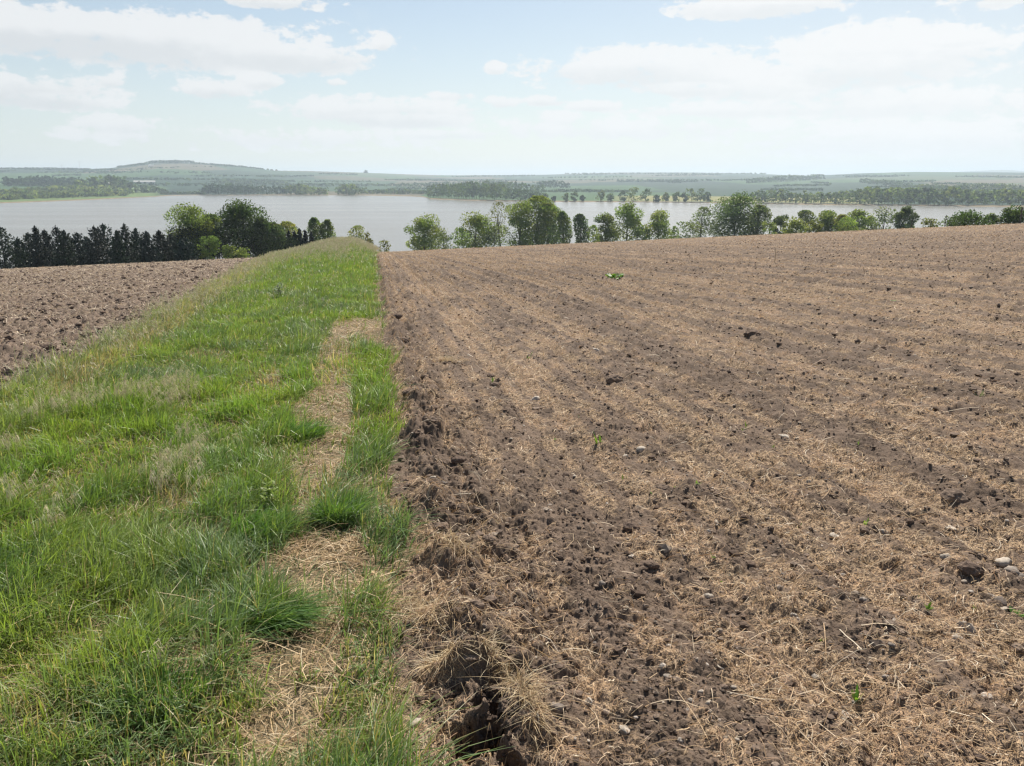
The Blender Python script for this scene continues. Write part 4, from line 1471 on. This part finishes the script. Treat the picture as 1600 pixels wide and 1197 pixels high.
for i, (u, vt, wp, D, ck, lb, nl, h0f, spr, ln_, ptd, lab) in enumerate(T):
    x_, y_, z_, H = stand(u, vt if u < 1190 else vt + 2, D)
    deciduous('tree', x_, y_, z_, H, wp / F * D * .97, GREEN[ck], 2000 + i * 7, lab, 'tree', 'trees between the field and the lake', lobes=lb, n=nl * (1.9 if not spr else 1.5), h0f=h0f, sparse=bool(spr), lean=ln_, pointed=ptd)

B = [
    (290, 352, 60, 147, 'conifer', 1600, 'dark foot of undergrowth beneath the feathery pale green tree'),
    (314, 374, 52, 144, 'conifer', 1200, 'low dark thicket behind the rounded green shrub at the edge of the left field'),
    (345, 356, 40, 149, 'conifer', 1300, 'dark undergrowth between the pale tree and the big dark one'),
    (395, 352, 70, 151, 'conifer', 1800, 'dark undergrowth beneath the big dark tree'),
    (445, 368, 50, 156, 'conifer', 900, 'dark low scrub at the foot of the small spiky conifers'),
    # u, top row, width px, D, colour, leaves, label
    (326, 370, 30, 140, 'mid', 900, 'rounded green shrub in front of the feathery tree at the edge of the left field'),
    (378, 388, 20, 138, 'light', 420, 'small light green shrub at the foot of the big dark tree'),
    (354, 384, 22, 141, 'mid', 420, 'mid green shrub in the dark gap between two tall trees'),
    (558, 353, 24, 124, 'pale', 620, 'pale leafy shrub poking above the right side of the grassy crest'),
    (572, 364, 22, 122, 'olive', 420, 'low olive shrub where the grass strip meets the rim of the right field'),
    (600, 376, 18, 126, 'olive', 200, 'tiny olive bush on the rim of the field, right of the grassy crest'),
    (693, 362, 28, 200, 'grey', 520, 'low grey green shrub leaning on the lone rounded tree'),
    (722, 356, 26, 225, 'mid', 520, 'low shrub at the left foot of the broad domed tree'),
    (772, 352, 34, 232, 'grey', 700, 'shrub filling the foot of the leaning bare limbed tree'),
    (866, 352, 20, 236, 'dark', 420, 'dark shrub under the narrow upright tree'),
    (928, 352, 18, 240, 'light', 420, 'small light shrub between the slim poplar and the round dark tree'),
    (998, 352, 24, 244, 'mid', 520, 'mid green shrub under the right side of the vase shaped tree'),
    (1010, 358, 14, 240, 'dark', 260, 'small dark shrub left of the open crowned tree'),
    (1073, 346, 38, 225, 'grey', 800, 'grey green shrub to the left of the thin airy tree'),
    (1052, 354, 14, 235, 'light', 240, 'tiny light shrub on the rim between the open crowned tree and a grey shrub'),
    (1200, 347, 24, 225, 'light', 420, 'low green shrub at the right foot of the big bushy tree'),
    (1243, 341, 42, 150, 'pale', 1000, 'pale yellowish shrub on the rim of the field'),
    (1270, 345, 26, 155, 'olive', 420, 'olive shrub just right of the pale yellowish one'),
    (1322, 340, 34, 215, 'light', 520, 'low light shrub in front of the yellow green tree'),
    (1358, 346, 22, 200, 'grey', 320, 'low grey shrub right of the rounded green tree'),
    (1450, 342, 26, 118, 'olive', 260, 'flat dry shrub between the two fence posts'),
    (1508, 331, 54, 112, 'dark', 1700, 'wide dark windswept bush by the fence post on the right'),
    (1542, 334, 22, 113, 'grey', 420, 'thin grey end of scrub between the two dark bushes at the right'),
    (1578, 324, 50, 112, 'dark', 1700, 'tall dark bush against the thick post at the right edge')]
for i, (u, vt, wp, D, ck, nl, lab) in enumerate(B):
    x_, y_, z_, H = stand(u, vt, D)
    deciduous('shrub', x_, y_, z_, H, wp / F * D * .95, GREEN[ck], 3000 + i * 7, lab, 'bush', 'shrubs beyond the rim of the fields', lobes=11, n=nl * 1.4, h0f=.03, dep=.9)

# ------------------------------------------------------------------ posts at the rim of the field
P_ = [(1477, 336, 110, .055, 'leaning wooden fence post left of the wide dark bush', .05), (1425, 343, 112, .05, 'short dark post on the rim right of the dense bluish tree', 0), (1484, 344, 111, .04, 'stub of a post beside the leaning one', 0)]
for (u, vt, D, rd, lab, ln_) in P_:
    x_, y_, z_, H = stand(u, vt, D, 346)
    vv, qq = tube([(0, 0, -.4), (ln_ * H * .5, 0, H * .5), (ln_ * H, 0, H - .03), (ln_ * H, 0, H)], [rd * 1.1, rd, rd * .95, rd * .5], 8)
    o = link(bpy.data.objects.new('fence_post', mesh('fence_post', vv, qq)), None, M_WOOD, label=lab, category='post', group='posts along the rim of the field')
    o.location = (x_, y_, z_)
x_, y_, z_, H = stand(1594, 323.5, 109, 346)
root = link(bpy.data.objects.new('gate_post', None), None, None, label='thick wooden post with crossbars at the right edge', category='post')
root.location = (x_, y_, z_)
vv, qq = tube([(0, 0, -.4), (0, 0, H * .5), (0, 0, H)], [.10, .10, .09], 8)
link(bpy.data.objects.new('post', mesh('post', vv, qq)), root, M_WOOD)
for hh in (.97, .55):
    vv, qq = tube([(.09, 0, H * hh - .12), (.8, .05, H * hh - .10), (1.8, .1, H * hh - .12)], [.05, .05, .05], 6)
    link(bpy.data.objects.new('crossbar', mesh('crossbar', vv, qq)), root, M_WOOD)


# ------------------------------------------------------------------ the far shore
def far_point(u, v):
    """where the sight line through photo pixel (u, v) meets the far land"""
    rx, rz = ray(u, v)
    ph = math.atan2(float(rx), 1.0)
    sl = float(rz) / math.sqrt(float(rx) ** 2 + 1)
    rs_ = np.exp(np.arange(math.log(900), math.log(9000), .002))
    z, S, D, t, _ = far_height(np.full(rs_.shape, ph), rs_)
    ok = (rs_ > S) & (z >= sl * rs_)
    i = int(np.argmax(ok)) if ok.any() else int(np.argmin(np.abs(rs_ - D)))
    return rs_[i] * math.sin(ph), rs_[i] * math.cos(ph), float(z[i]), float(rs_[i])


def wood(pts, name, label, n=46, trunk=True, leafk=1.0):
    """one mass of far trees; pts = (x, y, z, H, W, colour)"""
    CE, SZ, CO = [], [], []
    A = Acc()
    for j, (x_, y_, z_, H, W, c0) in enumerate(pts):
        cen, sz, c, L = crown_leaves(H, W, H * .12, 6, n, 1.0, c0, 5000 + j, False, 1.0, 2.0)
        CE.append(cen + np.array([x_, y_, z_]))
        SZ.append(sz * max(W * .30, math.hypot(x_, y_) / 788 * 1.3) * leafk)
        CO.append(c)
        if trunk:
            r_ = H * .018
            A.add(*tube([(x_, y_, z_ - 1), (x_, y_, z_ + H * .5)], [r_, r_ * .6], 4), (.10, .085, .07))
    vv, qq = quads_at(np.concatenate(CE), np.concatenate(SZ), None, 1.2)
    A2 = Acc()
    A2.add(vv, qq, rep(np.concatenate(CO), 4))
    for a, b, c in zip(A.v, A.f, A.c):
        A2.add(a, b[:, ::1], c)
    link(bpy.data.objects.new(name, A2.mesh(name)), None, M_CROWN, kind='stuff', label=label)


def belt(u0, u1, v0, v1, htop, count, cols, wr=.55, depth=25, seed=1):
    """trees along a line of base rows, heights in photo px"""
    rs = np.random.default_rng(seed)
    out = []
    for i in range(count):
        t = (i + rs.random()) / count
        u = u0 + (u1 - u0) * t
        v = v0 + (v1 - v0) * t
        X, Y, Z, rr_ = far_point(u, v)
        f = 1 + rs.random() * depth / rr_
        X, Y = X * f, Y * f
        h = np.interp(t, np.linspace(0, 1, len(htop)), htop) * rs.uniform(.72, 1.12)
        H = h / F * rr_
        out.append((X, Y, Z, H, H * wr * rs.uniform(.75, 1.3), np.array(cols[rs.integers(len(cols))]) * rs.uniform(.8, 1.2)))
    return out


DK, MD, LT, BL, YG = (.026, .052, .032), (.090, .130, .062), (.155, .195, .085), (.058, .092, .056), (.20, .23, .095)
wood(belt(8, 136, 292, 292, [11, 13, 12, 10], 60, [DK, DK, BL], .6, 120, 11), 'far_wood', 'dark block of woodland behind the reedy left shore')
wood(belt(-20, 200, 313.5, 306, [5, 7, 5, 6, 5], 110, [LT, YG, LT, MD], 1.5, 60, 12) + belt(-20, 200, 309, 303, [6, 8, 5, 9, 7], 100, [LT, MD, YG, LT], 1.3, 60, 48) + belt(-20, 190, 304, 300, [5, 7, 9, 8], 90, [LT, MD, YG], 1.3, 100, 13), 'far_scrub', 'sunlit scrub covering the low point on the left shore', 40, False)
wood(belt(120, 190, 300, 299, [14, 20, 18], 16, [MD, LT, MD], .8, 60, 14) + belt(186, 262, 301, 303, [16, 15, 10, 5], 26, [BL, MD], .7, 60, 15), 'far_wood', 'tall trees at the root of the low point on the left shore')
wood(belt(316, 402, 304.5, 304.5, [13, 14, 13], 36, [DK, BL, DK], .55, 60, 16) + belt(400, 445, 304.5, 304.5, [11, 12], 15, [BL, DK], .6, 50, 17), 'far_wood', 'dark lakeside wood across the water behind the conifer row')
wood(belt(440, 512, 304.5, 305, [10, 14, 13, 10], 24, [LT, MD, LT], .8, 40, 18) + belt(526, 572, 305, 305, [12, 15, 10], 14, [MD, LT], .8, 40, 19), 'far_wood', 'rounded willows along the middle of the far shore')
wood(belt(565, 668, 303, 304, [5, 7, 6], 50, [MD, BL, LT], 1.1, 60, 20) + belt(250, 320, 304, 304, [3, 4], 30, [MD, BL], 1.2, 60, 21) + belt(620, 800, 293, 293, [6, 7, 8], 60, [BL, MD], 1.0, 120, 22), 'far_scrub', 'low scrub behind the mud bank on the far shore', 30, False)
wood(belt(668, 792, 309.5, 313.5, [17, 22, 24, 22], 62, [MD, BL, MD], .42, 60, 23) + belt(790, 842, 313.5, 314.5, [15, 16, 13], 22, [MD, BL], .5, 50, 24) + belt(690, 850, 303, 303, [14, 18, 12], 50, [BL, MD], .5, 60, 25), 'far_wood', 'grove of tall pale stemmed trees on the far shore behind the lake trees', 50)
wood(belt(1170, 1262, 317.5, 318.5, [15, 17, 15], 36, [BL, MD, LT], .5, 30, 26) + belt(1258, 1335, 318.5, 320, [14, 15, 16], 32, [LT, MD], .5, 30, 27), 'far_wood', 'thin wood with bare stems along the right part of the far shore', 44)
wood(belt(1335, 1500, 320.5, 322, [21, 22, 20, 22], 64, [MD, LT, LT, BL], .5, 40, 28) + belt(1496, 1640, 320.5, 321, [17, 18, 16], 50, [MD, LT, LT], .6, 40, 29) + belt(1300, 1640, 309, 309, [8, 12, 10, 9], 90, [LT, LT, MD], .7, 100, 30) + belt(1430, 1640, 300, 301, [9, 10, 8], 70, [LT, MD], .8, 120, 31), 'far_wood', 'broad wood on the far shore at the right', 44)
wood(belt(840, 890, 294, 294, [9, 11, 8], 24, [BL, DK], .7, 60, 32) + belt(1165, 1285, 287, 281, [6, 8, 8, 7], 60, [BL, MD], .9, 100, 33) + belt(1345, 1425, 286, 294, [6, 7, 6], 34, [BL, MD], .9, 100, 34) + belt(1045, 1065, 286, 286, [4, 5], 8, [BL], 1, 40, 35) + belt(745, 790, 288, 288, [5, 7, 5], 18, [BL, MD], .9, 60, 36), 'far_wood', 'dark copses and hedges on the distant hillsides', 26, False)
wood(belt(0, 130, 287, 286, [3, 4, 3], 70, [BL, DK], 1.3, 200, 37) + belt(200, 460, 281, 285, [3, 4, 3], 110, [BL, DK, MD], 1.4, 200, 38) + belt(225, 640, 291, 292, [4, 5, 4], 150, [BL, MD, DK], 1.2, 200, 39) + belt(140, 330, 270, 272, [3, 3], 60, [BL, DK], 1.6, 200, 40) + belt(900, 1170, 283, 283, [2, 3, 2], 50, [BL], 1.6, 200, 41) + belt(680, 960, 300, 301, [3, 4, 3], 80, [BL, MD], 1.4, 100, 42), 'far_hedges', 'hedges and tree belts between the fields on the far hills', 18, False)
hedge = []
for k_ in range(46):
    u0 = random.uniform(-20, 1560)
    top_ = float(np.interp(u0, SK_U, SK_V))
    v0 = top_ + 2 + (random.random() ** 1.3) * (299 - top_)
    ln_ = random.uniform(25, 150)
    hh = random.uniform(1.3, 2.0) + (v0 - top_) * .07
    hedge += belt(u0, u0 + ln_, v0, v0 + random.uniform(-2, 2.5), [hh * .6, hh, hh * .7, hh * .9], int(ln_ / random.uniform(1.4, 5)), [BL, DK, MD], 1.5, 120, 300 + k_)
wood(hedge, 'far_hedges', 'scattered hedgerows and bushes dividing the distant fields', 16, False)
wood(belt(232, 300, 254.8, 254.8, [3, 3.5, 3], 50, [DK, BL], 1.2, 60, 43) + belt(185, 232, 262, 257, [2, 3], 26, [DK, BL], 1.4, 60, 44) + belt(300, 410, 255.5, 264.5, [1.6, 2.4, 1.5], 46, [DK, BL], 1.6, 60, 45) + belt(0, 140, 264.2, 265.2, [1.4, 2.2, 1.4], 50, [DK, BL], 1.7, 60, 46) + belt(880, 1200, 272, 272, [1.2, 1.8, 1.2], 60, [BL], 2.0, 60, 47), 'far_wood', 'tree line along the crest of the far hills', 16, False)

FT = [(851, 11, 'small far shore tree just right of the pale stemmed grove'), (866, 7, 'bushy far tree left of a willow clump across the lake'), (884, 11, 'left dome of the willow clump across the lake'), (897, 12, 'taller right dome of the willow clump across the lake'),
      (911, 8, 'low willow right of the clump across the lake'), (938, 14, 'rounded far tree on the yellow bank above the slim poplar'), (953, 10, 'dark low tree of the pair over the vase shaped tree'), (972, 14, 'narrow far tree on the yellow bank, left of the tall pair'),
      (990, 19, 'left and broader of the tall tree pair on the yellow bank'), (1008, 18, 'right and slimmer of the tall tree pair on the yellow bank'), (1026, 9, 'low round tree right of the tall pair on the yellow bank'), (1040, 12, 'middle sized tree on the far bank above the open crowned tree'),
      (1056, 13, 'grey green far tree, left neighbour of the grouped rounded crowns'), (1068, 12, 'low crown leaning on the highest of the rounded group'), (1080, 18, 'highest rounded crown on the far bank left of the big bushy tree'), (1094, 18, 'rounded crown next to the highest one on the far bank'), (1104, 13, 'outermost right crown of the rounded group on the far bank')]
for i, (u, hpx, lab) in enumerate(FT):
    X, Y, Z, rr_ = far_point(u, 314.5 if u < 1000 else 315.5)
    H = hpx / F * rr_ * 1.05
    deciduous('far_tree', X, Y, Z, H, H * (.8 if hpx > 10 else 1.0), [MD, BL, LT][i % 3], 6000 + i, lab, 'tree', 'single trees along the far bank', lobes=9, n=260, h0f=.08)
X, Y, Z, rr_ = far_point(572, 270.6)
deciduous('far_tree', X, Y, Z, 3.6 / F * rr_, 5 / F * rr_, DK, 6100, 'solitary tree on the bare skyline of the far hill', 'tree', None, lobes=6, n=90, h0f=.1)


def house(u, v, wpx, hpx, depth, lab, roofc=M_ROOF):
    X, Y, Z, rr_ = far_point(u, v)
    Wm, Hm = wpx / F * rr_, hpx / F * rr_
    root = link(bpy.data.objects.new('farm_building', None), None, None, label=lab, category='building', group='pale buildings across the lake')
    root.location = (X, Y, Z)
    root.rotation_euler = (0, 0, math.atan2(-X, Y))
    a, b, h = Wm / 2, depth / 2, Hm * .62
    wv = np.array([(-a, -b, -3), (a, -b, -3), (a, b, -3), (-a, b, -3), (-a, -b, h), (a, -b, h), (a, b, h), (-a, b, h)], float)
    wf = np.array([[0, 1, 5, 4], [1, 2, 6, 5], [2, 3, 7, 6], [3, 0, 4, 7]])
    link(bpy.data.objects.new('wall', mesh('wall', wv, wf)), root, M_WALL)
    e = .6
    rv = np.array([(-a - e, -b - e, h - .1), (a + e, -b - e, h - .1), (a + e, 0, Hm), (-a - e, 0, Hm), (a + e, b + e, h - .1), (-a - e, b + e, h - .1)], float)
    rf = np.array([[0, 1, 2, 3], [3, 2, 4, 5]])
    link(bpy.data.objects.new('roof', mesh('roof', rv, rf)), root, roofc)
    for k_ in range(3):
        cx = (-.6 + .6 * k_) * a
        dv = np.array([(cx - a * .1, -b - .05, -2), (cx + a * .1, -b - .05, -2), (cx + a * .1, -b - .05, h * .75), (cx - a * .1, -b - .05, h * .75)], float)
        link(bpy.data.objects.new('door', mesh('door', dv, np.array([[0, 1, 2, 3]]))), root, M_WOOD)


house(226, 286.5, 27, 3.6, 14, 'long white farm shed across the lake beyond the left shore')
house(167, 289.0, 24, 3.4, 14, 'pale farm shed half hidden by trees at the root of the left shore')
house(406, 295, 9, 3, 10, 'small pale house at the edge of the dark lakeside wood')
house(236, 260, 7, 2.2, 10, 'tiny pale house high on the wooded hill')
house(1390, 292, 5, 2, 8, 'tiny pale hut above the wood on the right shore')
for (u, vb, vt, lab) in [(125, 264.5, 253, 'tallest thin grey mast on the left skyline'), (97, 264.8, 258, 'shorter mast with a crossarm on the left skyline')]:
    X, Y, Z, rr_ = far_point(u, vb)
    H = (vb - vt) / F * rr_
    root = link(bpy.data.objects.new('mast', None), None, None, label=lab, category='mast')
    root.location = (X, Y, Z - 2)
    vv, qq = tube([(0, 0, 0), (0, 0, H * .5), (0, 0, H + 2)], [1.1, .8, .5], 6)
    link(bpy.data.objects.new('tower', mesh('tower', vv, qq)), root, M_STEEL)
    vv, qq = tube([(-7, 0, H * .86), (0, 0, H * .9), (7, 0, H * .86)], [.3, .5, .3], 5)
    link(bpy.data.objects.new('crossarm', mesh('crossarm', vv, qq)), root, M_STEEL)

# ------------------------------------------------------------------ air
hz, t_ = new_mat('haze')
pv = t_.n('ShaderNodeVolumePrincipled')
pv.inputs['Color'].default_value = (.72, .86, .98, 1)
pv.inputs['Density'].default_value = 1.4e-4
pv.inputs['Anisotropy'].default_value = .25
pv.inputs['Density Attribute'].default_value = ''
pv.inputs['Color Attribute'].default_value = ''
t_.n('ShaderNodeOutputMaterial', None, Volume=pv.outputs[0])
e = 15500.0
lo_, hi_ = float(GZ.min()) - 1.5, float(max(GZ.max(), 40)) + 30
hv = np.array([(sx * e, sy * e, sz_) for sz_ in (lo_, hi_) for sx, sy in ((-1, -1), (1, -1), (1, 1), (-1, 1))], float)
hf = np.array([[3, 2, 1, 0], [4, 5, 6, 7], [0, 1, 5, 4], [1, 2, 6, 5], [2, 3, 7, 6], [3, 0, 4, 7]])
link(bpy.data.objects.new('haze', mesh('haze', hv, hf)), None, hz, kind='stuff', label='thin pale haze over the lake and the hills')
